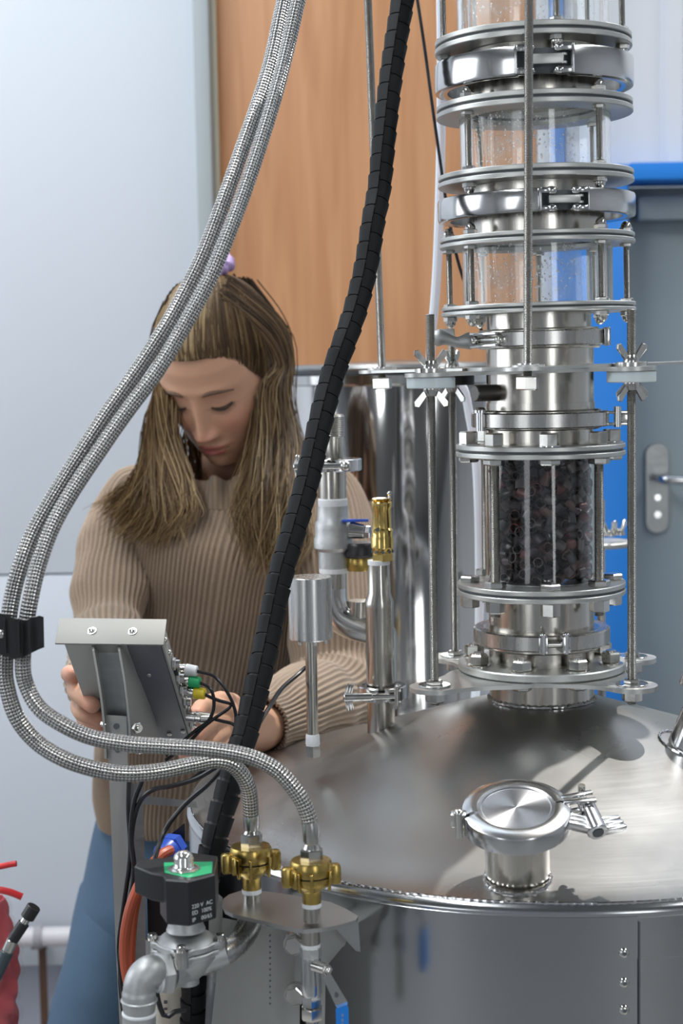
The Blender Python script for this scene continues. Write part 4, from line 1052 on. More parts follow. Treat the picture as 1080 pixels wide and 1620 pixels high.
# hood: horizontal sheet over the top edge
obj('hood', G().box((wdt / 2, -.0022, th / 2 - .003), (wdt + .010, .0018, th + .010), MB, b=.0004), HOODM, t)
for fx_ in (.30, .72):
    q = MB @ Vector((wdt * fx_, -.0031, th * .35)); obj('screw', G().dome(q, -v, .0034, .0022).cyl(q, q - v * .0005, .0042), BOLT, t)
for fx_, fy in ((.78, .33), (.96, .90), (.80, .93)):
    obj('screw', G().dome(MB @ Vector((wdt * fx_, hgt * fy, -.0006)), -nrm, .0022, .0012, 10), BOLT, t)
ls = WM[t.name]
scr = obj('screen', G().box((wdt / 2, hgt / 2, th + .0008), (wdt * .8, hgt * .6, .0012), MB), mat('dark_screen', (.02, .03, .05), .15), t)
# sockets along the right side
SP = [(.235, .42), (.36, .42), (.46, .42), (.56, .42), (.78, .42)]
for fy in (.30, .44, .56, .68, .90):
    p = MB @ Vector((wdt + .002, hgt * fy, th * .45)); obj('socket', G().hexa(p, u, .0058, .0035, .3).cyl(p, p + u * .007, .0042, seg=18), BOLT, t)
for fy in (.36, .80): obj('toggle_switch', G().box((wdt + .0035, hgt * fy, th * .55), (.004, .010, .009), MB, b=.0006), BPL, t)
g = G()
for fy in (.08, .2): g.sphere(MB @ Vector((wdt + .002, hgt * fy, th * .5)), .003, 10)
obj('side_screw', g, BOLT, t)
# bracket: channel with two flanges, then the post
tb = thing('control_post', 'flat grey steel post with forked channel bracket carrying the box', 'post', (at(195, 1620, 1.22).x, 1.22, 0)); inv = WM[tb.name].translation
Mw = ls @ MB
def onback(px, py, off=0.0):
    """point on the box's back plane seen at that pixel, moved out by off"""
    o = Vector((0, CAMY, CAMZ)); d = at(px, py, 1.0) - o; q = C['TL']; s = (q - o).dot(nrm) / d.dot(nrm); return o + d * s - nrm * off
g = G()
def flangeplate(edge, off0, th_=.0018):
    """a sheet standing out from the box back along a pixel edge list"""
    vs = []; 
    for px, py, w in edge:
        q = onback(px, py, .002); vs += [q - inv, q - inv - nrm * w]
    n = len(edge); o = [v + u * th_ for v in vs]; L = len(vs); fs = []
    for i in range(n - 1):
        a, b, c, d = 2 * i, 2 * i + 1, 2 * i + 3, 2 * i + 2
        fs += [(a, b, c, d), (L + a, L + d, L + c, L + b), (b, L + b, L + c, c), (a, d, L + d, L + a)]
    fs += [(0, L, L + 1, 1), (L - 2, L - 1, 2 * L - 1, 2 * L - 2)]
    return G().add(vs + o, fs)
PF = 1.196
def pfl(e0, e1, m=GALV, name='bracket_flange'):
    n = len(e0); vs = [at(x, y, Y) - inv for x, y, Y in e0] + [at(x, y, Y) - inv for x, y, Y in e1]; th_ = Vector((.0018, .0004, 0))
    vs += [p + th_ for p in vs]; L = 2 * n; fs = []
    for i in range(n - 1):
        fs += [(i, i + 1, n + i + 1, n + i), (L + i, L + n + i, L + n + i + 1, L + i + 1), (i, L + i, L + i + 1, i + 1), (n + i, n + i + 1, L + n + i + 1, L + n + i)]
    fs += [(0, n, L + n, L), (n - 1, L + n - 1, L + 2 * n - 1, 2 * n - 1)]
    return obj(name, G().add(vs, fs), m, tb, ang=30)
pfl([(145, 1018, 1.203), (146, 1030, 1.195), (153, 1070, 1.190), (159, 1110, 1.188), (163, 1150, 1.188), (165, 1200, 1.188)],
    [(152, 1018, 1.212), (156, 1030, 1.217), (163, 1070, 1.236), (172, 1110, 1.255), (176, 1150, 1.24), (173, 1200, 1.22)])
pfl([(185, 1018, 1.203), (187, 1030, 1.195), (194, 1070, 1.190), (199, 1110, 1.188), (203, 1150, 1.188), (204, 1192, 1.188)],
    [(196, 1018, 1.212), (207, 1040, 1.222), (222, 1080, 1.242), (238, 1125, 1.262), (250, 1165, 1.275), (240, 1185, 1.26)])
obj('bracket_web', slabp([(150, 1019), (188, 1019), (201, 1135), (166, 1135)], 1.2115, 1.2135, inv), DARKST, tb)
pst = obj('post', slabp([(167, 1131), (200, 1133), (203, 1240), (206, 1400), (209, 1640), (212, 1900), (196, 1900), (190, 1640), (183, 1500), (173, 1240)], 1.195, 1.2, inv), GALV, tb, ang=20)
obj('post_side', slabp([(203, 1240), (226, 1238), (230, 1400), (232, 1900), (212, 1900), (206, 1400)], 1.201, 1.222, inv), DARKST, tb, ang=20)
fz = G().box((0.005, 0, .25), (.024, .03, .5)); obj('post_foot', fz, DARKST, tb)
for px, py in ((184, 1149), (186, 1186)):
    q = at(px, py, 1.1945) - inv; obj('hole', G().cyl(q, q + Vector((0, -.0004, 0)), .0026, seg=16), GASK, tb)
for px, py, r_ in ((214, 1151, .0052), (161, 1145, .0025), (216, 1188, .003)):
    q = at(px, py, 1.192) - inv; obj('bolt', G().hexa(q, (.8, -.6, 0), r_, .004).cyl(q, q + Vector((.8, -.6, 0)) * .006, r_ * .55), BOLT, tb)
obj('cross_shelf', slabp([(222, 1258), (310, 1268), (312, 1278), (222, 1272)], 1.235, 1.30, inv), GALV, tb, ang=20)
# plugs with their black leads
PM = [('silver and white plug, topmost in the box side', (276, 1057), (312, 1062), mat('white_plug', (.72, .73, .74), .4), [(316, 1063), (338, 1070), (356, 1090), (369, 1115), (373, 1140), (366, 1170), (352, 1190), (330, 1212), (300, 1235)]),
      ('green sleeved plug in the control box side', (283, 1075), (317, 1080), mat('green_plug', (.02, .42, .15), .4), [(318, 1081), (332, 1089), (338, 1105), (337, 1125), (328, 1142), (310, 1155), (290, 1172), (262, 1195)]),
      ('yellow sleeved plug in the control box side', (290, 1094), (325, 1098), mat('yellow_plug', (.80, .62, .03), .4), [(326, 1100), (345, 1108), (365, 1114), (360, 1122), (340, 1136), (320, 1152), (295, 1178), (262, 1203)]),
      ('bare metal plug lowest in the control box side', (305, 1135), (334, 1137), BOLT, [(335, 1137), (352, 1141), (369, 1146), (378, 1160), (370, 1185), (350, 1205)])]
for lab, a0, a1, m, lead in PM:
    Yp = 1.262; A = at(*a0, Yp); B = at(*a1, Yp - .004); t = thing('plug', lab, 'plug', A); inv = A
    d = (B - A); L = d.length; dn = d.normalized()
    obj('barrel', G().cyl(-dn * .006, dn * L * .48, .0050, seg=22, c=.0006).cyl(dn * L * .1, dn * L * .2, .0060, seg=22, c=.0004).cyl(dn * L * .35, dn * L * .5, .0056, seg=22, c=.0004), BOLT, t)
    obj('sleeve', G().cyl(dn * L * .48, dn * L, .0056, .0050, 20, .0008), m, t)
    P = [B - dn * .001] + [at(x, y, Yp - .004 - .0012 * i) for i, (x, y) in enumerate(lead)]
    obj('lead', G().tube(evenly(catmull([p - inv for p in P], 8), .003), .0016, 10), CAB, t)
# loose black cables beside the post
for lab, pts in (('black cable hanging straight beside the grey post', [(205, 1218, 1.185), (203, 1280, 1.18), (206, 1350, 1.175), (196, 1430, 1.17), (188, 1500, 1.17), (195, 1560, 1.17), (205, 1620, 1.17), (210, 1680, 1.17)]),
                 ('black cable crossing the post cable twice', [(225, 1235, 1.17), (212, 1270, 1.17), (207, 1320, 1.168), (212, 1380, 1.165), (200, 1450, 1.16), (190, 1520, 1.16), (198, 1600, 1.16), (206, 1680, 1.16)]),
                 ('black cable arching from under the hoses to the post', [(345, 1212, 1.14), (310, 1232, 1.15), (270, 1244, 1.16), (240, 1250, 1.165), (218, 1275, 1.17), (208, 1330, 1.17), (214, 1400, 1.172), (204, 1470, 1.172), (190, 1540, 1.172), (200, 1640, 1.172)]),
                 ('glossy black cable curving from the wrap down to the coil', [(356, 1212, 1.12), (330, 1240, 1.13), (295, 1270, 1.14), (268, 1302, 1.14), (252, 1335, 1.13), (242, 1372, 1.10), (238, 1400, 1.07)]),
                 ('thin black cable curving over the sleeve from the wrap', [(407, 1148, 1.16), (425, 1120, 1.25), (445, 1090, 1.30), (470, 1068, 1.33), (483, 1056, 1.34)]),
                 ('black cable loop below the solenoid valve', [(246, 1560, 1.05), (252, 1590, 1.05), (262, 1610, 1.05), (275, 1601, 1.05), (292, 1598, 1.06)])):
    cable('loose_cable', lab, pts, .0021, CAB)
cable('orange_cable', 'orange cable looping down behind the elbow pipe', [(270, 1345, 1.17), (255, 1352, 1.16), (237, 1372, 1.15), (220, 1400, 1.13), (205, 1440, 1.12), (197, 1490, 1.12), (200, 1540, 1.12), (212, 1580, 1.12), (235, 1600, 1.12), (240, 1660, 1.12)], .0045, ORNG)
cable('orange_cable', 'second orange cable just behind the first one', [(240, 1368, 1.17), (226, 1392, 1.15), (214, 1430, 1.14), (208, 1480, 1.14), (207, 1530, 1.14), (216, 1590, 1.14), (232, 1680, 1.14)], .0040, ORNG)
t = thing('cable_gland', 'bright blue cable gland above the black coil', 'cable gland', at(268, 1345, 1.19)); inv = WM[t.name].translation
q = Vector((0, 0, 0)); dg = Vector((-.5, -1, -.2)).normalized()
obj('gland_nut', G().lathe([(.0052, .014), (.0085, .0135), (.0105, .010), (.011, 0), (.008, -.002)], 14, place(q, dg)), BLUEG, t)
obj('gland_body', G().hexa(q - dg * .012, dg, .012, .011), BLUEG, t)
obj('inner', G().cyl(q - dg * .002, q + dg * .012, .0053), ORNG, t)
t = thing('cable_gland', 'lower blue cable gland half hidden by the coil', 'cable gland', at(262, 1368, 1.19)); 
obj('gland_nut', G().lathe([(.0052, .010), (.0085, .0095), (.0105, .006), (.011, 0), (.008, -.002)], 14, place(q, dg)), BLUEG, t)
obj('gland_body', G().hexa(q - dg * .012, dg, .012, .011), BLUEG, t)
# dark junction box behind the coil and glands
t = thing('junction_box', 'dark box behind the coil with two blue cable glands', 'box', at(275, 1640, 1.23)); inv = WM[t.name].translation
obj('case', slabp([(272, 1318), (292, 1302), (296, 1480), (262, 1480), (252, 1395), (262, 1395)], 1.205, 1.26, inv), BPL, t, ang=20)
obj('lower_case', slabp([(232, 1395), (300, 1395), (300, 1560), (236, 1560)], 1.215, 1.27, inv), BPL, t, ang=20)
t = thing('fluid_bottle', 'small cream container low behind the solenoid valve', 'bottle', at(273, 1740, 1.18))
turned('body', t, mat('cream_plastic', (.55, .53, .45), .4), 1.18, 274, [(1740, 26), (1562, 26), (1556, 22)], 40)
turned('cap', t, BPL, 1.18, 276, [(1557, 20), (1545, 20)], 30)
obj('print', G().box(at(262, 1585, 1.163) - WM[t.name].translation, (.003, .001, .003)).box(at(262, 1596, 1.163) - WM[t.name].translation, (.003, .001, .002)), GASK, t)
# long strut behind the solenoid on its right
t = thing('side_strut', 'thin angled metal strip standing right of the coil', 'strip', at(355, 1560, 1.06)); inv = WM[t.name].translation
obj('strip', slabp([(330, 1400), (352, 1420), (352, 1566), (336, 1552), (330, 1530)], 1.058, 1.060, inv), GALV, t, ang=20)
t = thing('drain_hose', 'dark grey hose running down beside the grey box', 'hose', at(345, 1720, 1.10)); inv = WM[t.name].translation
obj('hose_body', G().tube([p - inv for p in catmull([at(352, 1480, 1.12), at(352, 1540, 1.11), at(350, 1600, 1.10), at(344, 1720, 1.10)], 8)], .013, 24), mat('dark_grey_hose', (.07, .075, .08), .35), t)
# things cut by the left edge
t = thing('red_tube', 'upper red tube poking in at the left edge', 'tube', at(-20, 1378, 1.5)); inv = WM[t.name].translation
RED = mat('red_plastic', (.62, .03, .035), .28)
obj('tube', G().tube([p - inv for p in catmull([at(-20, 1374, 1.5), at(0, 1371, 1.5), at(14, 1368, 1.5), at(26, 1366, 1.5)], 6)], .0032, 14), RED, t)
t = thing('red_tube', 'lower red tube poking in at the left edge', 'tube', at(-20, 1404, 1.5)); inv = WM[t.name].translation
obj('tube', G().tube([p - inv for p in catmull([at(-20, 1408, 1.5), at(0, 1408, 1.5), at(18, 1412, 1.5), at(35, 1419, 1.5)], 6)], .0038, 14), RED, t)
t = thing('dip_tube', 'black rod with silver bands leaning at the lower left edge', 'rod', at(-14, 1560, 1.45)); inv = WM[t.name].translation
def seg_(a, b, r, m, n): obj(n, G().cyl(at(*a, 1.45) - inv, at(*b, 1.45) - inv, r, seg=20, c=.0006), m, t)
seg_((-14, 1560), (12, 1505), .0068, mat('slate_tube', (.05, .07, .08), .3), 'lower_tube'); seg_((12, 1505), (20, 1487), .0060, BOLT, 'silver_band'); seg_((20, 1487), (38, 1460), .0062, BPL, 'grip'); seg_((37, 1461), (44, 1450), .0045, BOLT, 'silver_band'); seg_((43, 1452), (54, 1434), .0075, BPL, 'end_cap')
t = thing('wrapped_bundle', 'red bundle in clear plastic film at the lower left corner', 'bundle', at(-20, 1660, 1.55)); inv = WM[t.name].translation
g = G(); m_ = 26; n_ = 40; vs = []
for j in range(n_):
    y = 1425 + j * 7; w = 26 + 22 * math.sin(min(1, j / 14) * PI / 2)
    for i in range(m_):
        a = 2 * PI * i / m_; rr = 1 + .10 * math.sin(5 * a + j * .45) + .06 * math.sin(11 * a - j * .8)
        c = at(-22, y, 1.56); k = mpp(0, y, 1.56); vs.append(c - inv + Vector((math.cos(a) * w * rr * k, math.sin(a) * .03 * rr, 0)))
g.add(vs, [(j * m_ + i, j * m_ + (i + 1) % m_, (j + 1) * m_ + (i + 1) % m_, (j + 1) * m_ + i) for j in range(n_ - 1) for i in range(m_)] + [tuple(range(m_)), tuple(range(n_ * m_ - 1, n_ * m_ - m_ - 1, -1))])
obj('bundle', g, mat('red_cloth', (.45, .022, .035), .5, 0, 40, .4), t)
g2 = G(); g2.v = [tuple(Vector((x * 1.09 + .001, y * 1.1, z))) for x, y, z in g.v]; g2.f = list(g.f)
obj('clear_film', g2, mat('clear_film', (.85, .82, .84), .2, 0, 25, .2, .4, Alpha=.08), t)
# ---------------------------------------------------------------- the woman
psi, the = rad(21), rad(37)
Fh = Vector((-math.sin(psi), -math.cos(psi), 0)); HX = Vector((math.cos(psi), -math.sin(psi), 0))
HF = Fh * math.cos(the) + Vector((0, 0, -math.sin(the))); HU = Fh * math.sin(the) + Vector((0, 0, math.cos(the)))
HS = .93; HC = at(311, 643, 1.78) - HF * .088 * HS
HM = Matrix((HX * HS, HF * HS, HU * HS)).transposed().to_4x4(); HM.translation = HC; HMI = HM.inverted()
TAB = [(.110, .004, .0, -.012), (.106, .022, .020, -.045), (.098, .038, .040, -.062), (.085, .053, .059, -.078), (.067, .064, .073, -.088), (.045, .0715, .083, -.094),
       (.020, .0745, .0875, -.097), (-.005, .0735, .088, -.099), (-.030, .070, .088, -.090), (-.050, .066, .0875, -.072), (-.070, .0595, .087, -.050), (-.088, .050, .0855, -.030), (-.102, .038, .082, -.012),
       (-.112, .026, .076, .004), (-.1175, .013, .066, .022), (-.119, .003, .05, .04)]
TZ = np.array([t[0] for t in TAB][::-1]); TW = np.array([t[1] for t in TAB][::-1]); TF = np.array([t[2] for t in TAB][::-1]); TB = np.array([t[3] for t in TAB][::-1])
def gs(x, c, s): return np.exp(-((x - c) / s) ** 2)
def feat(x, z):
    d = 0 * x
    ax_ = np.abs(x)
    ridge = np.interp(z, [-.062, -.053, -.046, -.040, -.02, .0, .012, .03], [0, .006, .0215, .0225, .013, .0055, .002, 0])
    wid = np.interp(z, [-.05, -.04, -.02, .0, .02], [.0105, .0095, .0075, .0085, .013])
    d = d + ridge * np.exp(-(ax_ / wid) ** 2.2)
    d = d + .0095 * gs(ax_, .0125, .0055) * gs(z, -.0455, .0065)
    d = d - .0085 * gs(ax_, .031, .017) * gs(z, .002, .012)
    d = d + .0062 * gs(ax_, .031, .0125) * gs(z, -.001, .0085)
    d = d - .0022 * gs(ax_, .031, .016) * gs(z, -.0135, .004)
    d = d + .0042 * gs(ax_, .028, .02) * gs(z, .019, .0075)
    d = d + .0055 * gs(ax_, .040, .018) * gs(z, -.032, .018)
    d = d + .0040 * gs(x, 0, .026) * gs(z, -.073, .016)
    d = d + .0046 * gs(ax_, .004, .0175) * gs(z, -.0665, .0036) + .0056 * gs(x, 0, .0160) * gs(z, -.0765, .0044)
    d = d - .0040 * gs(x, 0, .022) * gs(z, -.0712, .0014)
    d = d - .0016 * gs(ax_, .0275, .004) * gs(z, -.0712, .004)
    d = d - .0035 * gs(x, 0, .016) * gs(z, -.0865, .005) + .0058 * gs(x, 0, .017) * gs(z, -.102, .010)
    d = d - .0012 * gs(x, 0, .003) * gs(z, -.059, .004)
    return d
NE = 2.25
def headring(z, n=132):
    w, f, b = np.interp(z, TZ, TW), np.interp(z, TZ, TF), np.interp(z, TZ, TB)
    a = np.linspace(0, 2 * PI, n, endpoint=False); c, s = np.cos(a), np.sin(a)
    m = (f + b) / 2 if z < -.105 else 0.0
    x = w * np.sign(s) * np.abs(s) ** (2 / NE)
    ff = np.where(c >= 0, (f - m) * np.abs(c) ** (2 / NE), (b - m) * np.abs(c) ** (2 / 2.0)) + m
    ff = ff + np.where(c > 0, np.clip(c * 2.2, 0, 1), 0) * feat(x, np.full_like(x, z))
    return np.stack([x, ff, np.full_like(x, z)], 1)
def headf(x, z, off=0.0):
    w, f = np.interp(z, TZ, TW), np.interp(z, TZ, TF)
    base = f * max(0, 1 - (abs(x) / w) ** NE) ** (1 / NE)
    return HM @ Vector((x, base + float(feat(np.array([x]), np.array([z]))[0]) + off, z))
zsn = np.concatenate([np.linspace(.110, .03, 32), np.linspace(.0285, -.108, 92), np.linspace(-.110, -.119, 7)])
H = G(); RNG = [headring(z_) for z_ in zsn]; n = len(RNG[0])
vs = [HM @ Vector(v) for r in RNG for v in r]
H.add(vs, [(j * n + i, (j + 1) * n + i, (j + 1) * n + (i + 1) % n, j * n + (i + 1) % n) for j in range(len(RNG) - 1) for i in range(n)] + [tuple(range(n)), tuple(range(len(RNG) * n - 1, len(RNG) * n - n - 1, -1))])
# ears
for s in (-1, 1):
    H.sphere((0, 0, 0), .018, 16, HM @ Matrix.Translation((s * .074, -.004, -.012)) @ Matrix.Rotation(s * .35, 4, 'Z'), (.32, .62, 1.15 * .9))
# neck, trunk, legs, arms as connected closed shapes, then fused into one surface
neckP = [HM @ Vector((0, -.045, -.040)), at(372, 752, 1.915), at(380, 800, 1.925), at(370, 900, 1.92)]
H.tube(catmull(neckP, 5), [.050, .048, .046, .045, .045, .046, .048, .053, .056, .06, .07, .075, .08, .085, .085, .085], 24)
HIP = at(330, 1330, 2.02)
def blob(P, R, seg=20): H.tube(catmull(P, 4), list(np.interp(np.linspace(0, 1, (len(P) - 1) * 4 + 1), np.linspace(0, 1, len(R)), R)), seg)
blob([at(370, 850, 1.91), at(345, 1000, 1.94), at(320, 1200, 1.99), HIP], [.09, .10, .08, .07])
SHR, SHL = at(214, 814, 1.875), at(508, 815, 1.885)
blob([SHR, at(370, 820, 1.905), SHL], [.030, .06, .030])
ELR, WRR = at(172, 1015, 1.73), at(166, 1098, 1.44)
ELL, WRL = at(528, 1092, 1.74), at(414, 1152, 1.50)
blob([SHR, SHR.lerp(ELR, .5), ELR, ELR.lerp(WRR, .5), WRR], [.034, .034, .033, .031, .024])
blob([SHL, SHL.lerp(ELL, .5), ELL, ELL.lerp(WRL, .5), WRL], [.034, .034, .033, .031, .024])
KR = Vector((HIP.x - .14, HIP.y + .02, .50)); 
LEG = [(at(209, 1420, 2.03) + o_, at(145, 1640, 1.985) + o_, at(50, 2140, 2.075) + o_) for o_ in (Vector((0, 0, 0)), Vector((.23, .02, 0)))]
for a, b_, c in LEG: blob([a, b_, c], [.050, .035, .028])
# hands
def fing(P, r0=.0088, r1=.0068):
    P = [at(*p) for p in P]; Q = catmull(P, 5); n = len(Q)
    H.tube(Q, [r0 + (r1 - r0) * i / (n - 1) + (.0006 if i % 5 == 0 and 0 < i < n - 1 else 0) for i in range(n)], 14)
    H.sphere(Q[-1], r1, 12); H.sphere(Q[0], r0 * 1.05, 12)
def palm(pts, rr):
    H.tube(catmull([at(*p) for p in pts], 4), rr, 16)
# her right hand, round the left edge of the box
palm([(166, 1098, 1.44), (156, 1098, 1.39), (146, 1086, 1.345)], [.023, .022, .021, .020, .019, .018, .016, .015, .014])
palm([(166, 1100, 1.43), (158, 1118, 1.38), (152, 1122, 1.345)], [.021, .020, .019, .018, .017, .016, .015, .014, .013])
fing([(142, 1074, 1.345), (121, 1070, 1.315), (110, 1066, 1.285), (114, 1067, 1.262)], .0090, .0075)
fing([(142, 1090, 1.345), (121, 1088, 1.300), (124, 1097, 1.262), (146, 1115, 1.246)], .0092, .0078)
fing([(146, 1106, 1.345), (126, 1114, 1.300), (131, 1128, 1.266), (156, 1137, 1.262)], .0090, .0075)
fing([(152, 1122, 1.345), (134, 1137, 1.305), (139, 1149, 1.276), (160, 1153, 1.270)], .0082, .0066)
fing([(168, 1084, 1.40), (176, 1062, 1.36), (178, 1048, 1.325)], .0105, .0085)
# her left hand, at the lower right corner
palm([(414, 1152, 1.50), (385, 1142, 1.44), (352, 1128, 1.395)], [.024, .024, .023, .021, .020, .019, .017, .016, .014])
palm([(414, 1156, 1.50), (388, 1162, 1.44), (356, 1166, 1.395)], [.022, .022, .021, .020, .019, .018, .016, .015, .013])
fing([(354, 1122, 1.395), (332, 1114, 1.355), (318, 1120, 1.325), (310, 1130, 1.305)], .0092, .0076)
fing([(352, 1140, 1.392), (334, 1142, 1.350), (322, 1152, 1.320), (308, 1166, 1.305)], .0094, .0078)
fing([(354, 1156, 1.392), (336, 1168, 1.350), (318, 1182, 1.328), (294, 1193, 1.318)], .0090, .0076)
fing([(358, 1172, 1.395), (344, 1190, 1.360), (328, 1200, 1.345), (306, 1206, 1.335)], .0080, .0066)
fing([(384, 1130, 1.45), (366, 1112, 1.42), (348, 1108, 1.395), (330, 1112, 1.375)], .0105, .0085)
raw = bpy.data.meshes.new('body_raw'); raw.from_pydata(H.v, [], H.f); raw.validate()
bm = bmesh.new(); bm.from_mesh(raw); bmesh.ops.recalc_face_normals(bm, faces=bm.faces[:]); bm.to_mesh(raw); bm.free()
tmp = bpy.data.objects.new('body_tmp', raw); COL.objects.link(tmp)
md = tmp.modifiers.new('r', 'REMESH'); md.mode = 'VOXEL'; md.voxel_size = .0021; md.use_smooth_shade = True
md2 = tmp.modifiers.new('s', 'SMOOTH'); md2.factor = .5; md2.iterations = 2
dg = bpy.context.evaluated_depsgraph_get(); me = bpy.data.meshes.new_from_object(tmp.evaluated_get(dg)); bpy.data.objects.remove(tmp)
me.name = 'body'
# tint: own colour of lips, cheeks, nose, finger tips; painted shade in mouth line, nostrils
N = len(me.vertices); co = np.empty(N * 3); me.vertices.foreach_get('co', co); co = co.reshape(-1, 3)
hi = np.array(HMI); lc = co @ hi[:3, :3].T + hi[:3, 3]
base_c = np.array([.56, .315, .205]); colr = np.tile(base_c, (N, 1))
def mixc(m, c): 
    global colr
    colr = colr * (1 - m[:, None]) + np.array(c) * m[:, None]
near = (np.abs(lc) < .15).all(1) & (lc[:, 1] > .03)
x_, z_ = np.abs(lc[:, 0]), lc[:, 2]
mixc(near * .45 * gs(x_, .040, .018) * gs(z_, -.032, .018), (.62, .24, .18))
mixc(near * .5 * gs(x_, 0, .014) * gs(z_, -.043, .012), (.66, .27, .21))
upper = np.clip(1 - np.abs(z_ + .0672) / (.0042 * np.clip(1 - (x_ / .0235) ** 2, .05, 1)), 0, 1); lower = np.clip(1 - np.abs(z_ + .0765) / (.0062 * np.clip(1 - (x_ / .0225) ** 2, .05, 1)), 0, 1)
lip = np.clip(np.maximum(upper, lower) * 2.5, 0, 1) * (x_ < .0235)
mixc(near * lip * .9, (.46, .125, .115))
mixc(near * gs(z_, -.0715, .0012) * (x_ < .023) * .8, (.20, .05, .045))  # parting of the lips, shade put into the colour
mixc(near * .55 * gs(x_, .031, .018) * gs(z_, .005, .008), (.44, .23, .17))
mixc(near * .8 * gs(x_, .031, .0150) * gs(z_, -.0075, .0018), (.10, .06, .05))
mixc(near * .6 * gs(x_, .006, .0035) * gs(z_, -.0535, .0025), (.20, .07, .06))  # nostril shade put into the skin colour
tipm = np.clip(1 - np.min(np.linalg.norm(co[:, None, :] - np.array([tuple(at(*p)) for p in ((114, 1067, 1.262), (146, 1115, 1.246), (156, 1137, 1.262), (160, 1153, 1.27), (310, 1130, 1.305), (308, 1166, 1.305), (294, 1193, 1.318))])[None], axis=2), 1) / .016, 0, 1)
mixc(tipm * .6, (.66, .24, .18))
at_ = me.attributes.new('tint', 'FLOAT_COLOR', 'POINT'); at_.data.foreach_set('color', np.concatenate([colr, np.ones((N, 1))], 1).astype(np.float32).ravel())
SK, t_, b = nt('skin'); setc(b, (.6, .35, .26), .48); b.inputs['Subsurface Weight'].default_value = .12; b.inputs['Subsurface Radius'].default_value = (.01, .004, .002); b.inputs['Subsurface Scale'].default_value = .4
an_ = t_.nodes.new('ShaderNodeAttribute'); an_.attribute_name = 'tint'; t_.links.new(an_.outputs['Color'], b.inputs['Base Color'])
person = thing('person', 'woman with long brown hair in beige ribbed sweater looking down at the box', 'person', (HIP.x, HIP.y + .03, 0))
PI_ = WM['person'].inverted()
me.transform(PI_); me.materials.clear(); me.materials.append(SK); me.polygons.foreach_set('use_smooth', [True] * len(me.polygons))
body = bpy.data.objects.new('body', me); COL.objects.link(body); body.parent = person; WM['body'] = WM['person']
def pobj(name, g, m, parent=None, ang=80, kind=None): return obj(name, g, m, parent or person, world=True, ang=ang, kind=kind)
# brows and lashes
HAIRD = mat('dark_hair', (.045, .026, .016), .5)
for s in (-1, 1):
    P = [headf(s * (.014 + .036 * i / 8), .0165 + .0045 * math.sin(PI * (i / 8) ** .8) - .004 * (i / 8) ** 2, .0002) for i in range(9)]
    pobj('eyebrow', G().tube(P, [.0016, .0024, .0027, .0027, .0025, .0022, .0018, .0014, .0009], 6), mat('brow_hair', (.12, .065, .04), .6) if s < 0 else MATS['brow_hair'])
    P = [headf(s * (.0185 + .0265 * i / 8), -.0045 - .0052 * math.sin(PI * (i / 8)) , .0010) for i in range(9)]
    g = G().tube(P, [.0009, .0016, .0020, .0022, .0022, .0022, .0020, .0018, .0010], 6)
    for i in range(16):
        f_ = i / 15; p = headf(s * (.0195 + .027 * f_), -.0045 - .0052 * math.sin(PI * f_), .001)
        q = p + (HF * .0050 - HU * .0052 + HX * s * .0022 * (f_ + .2)); g.tube([p, p.lerp(q, .5) - HU * .0006, q], [.0004, .0003, .0001], 4, False)
    pobj('eyelash', g, HAIRD)

# sweater
def knit():
    m, t, b = nt('beige_rib_knit'); setc(b, (.33, .235, .16), .92); b.inputs['Sheen Weight'].default_value = .25
    tc = t.nodes.new('ShaderNodeTexCoord'); nz = t.nodes.new('ShaderNodeTexNoise'); nz.inputs['Scale'].default_value = 260; nz.inputs['Detail'].default_value = 3; t.links.new(tc.outputs['Object'], nz.inputs['Vector'])
    n2 = t.nodes.new('ShaderNodeTexNoise'); n2.inputs['Scale'].default_value = 900; t.links.new(tc.outputs['Object'], n2.inputs['Vector'])
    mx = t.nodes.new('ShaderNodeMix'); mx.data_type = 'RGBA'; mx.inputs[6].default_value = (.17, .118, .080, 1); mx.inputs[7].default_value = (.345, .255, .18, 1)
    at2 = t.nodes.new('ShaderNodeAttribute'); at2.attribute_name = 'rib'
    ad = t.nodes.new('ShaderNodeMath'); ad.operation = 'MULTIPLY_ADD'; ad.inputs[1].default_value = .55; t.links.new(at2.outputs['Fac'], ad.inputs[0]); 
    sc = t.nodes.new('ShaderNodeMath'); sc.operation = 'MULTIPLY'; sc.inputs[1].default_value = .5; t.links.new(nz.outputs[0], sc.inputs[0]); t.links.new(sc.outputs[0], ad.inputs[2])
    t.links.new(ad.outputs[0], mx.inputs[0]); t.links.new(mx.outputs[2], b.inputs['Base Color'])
    bp = t.nodes.new('ShaderNodeBump'); bp.inputs['Strength'].default_value = .5; bp.inputs['Distance'].default_value = .001
    t.links.new(n2.outputs[0], bp.inputs['Height']); t.links.new(bp.outputs[0], b.inputs['Normal']); return m
KNIT = knit()
def ribmesh(name, rings, nr, amp, parent, folds=0.0, caps=False):
    """rings: list of (centre, U, V, a, b, e) ellipse frames; nr ribs round each"""
    per = 6; n = nr * per; vs = []; rb = []
    for j, (c, U, V, a, b_, e) in enumerate(rings):
        for i in range(n):
            th = 2 * PI * i / n; cs, sn = math.cos(th), math.sin(th)
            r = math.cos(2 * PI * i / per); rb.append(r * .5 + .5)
            X = a * math.copysign(abs(cs) ** (2 / e), cs); Yv2 = b_ * math.copysign(abs(sn) ** (2 / e), sn)
            p = c + U * X + V * Yv2; d = (U * cs + V * sn)
            f = 0
            if folds:
                f = folds * (noise.noise(p * 11 + Vector((0, 0, j * .0))) + .5 * noise.noise(p * 24))
            vs.append(p + d * (amp * r + f))
    fs = [(j * n + i, j * n + (i + 1) % n, (j + 1) * n + (i + 1) % n, (j + 1) * n + i) for j in range(len(rings) - 1) for i in range(n)]
    return vs, fs, rb
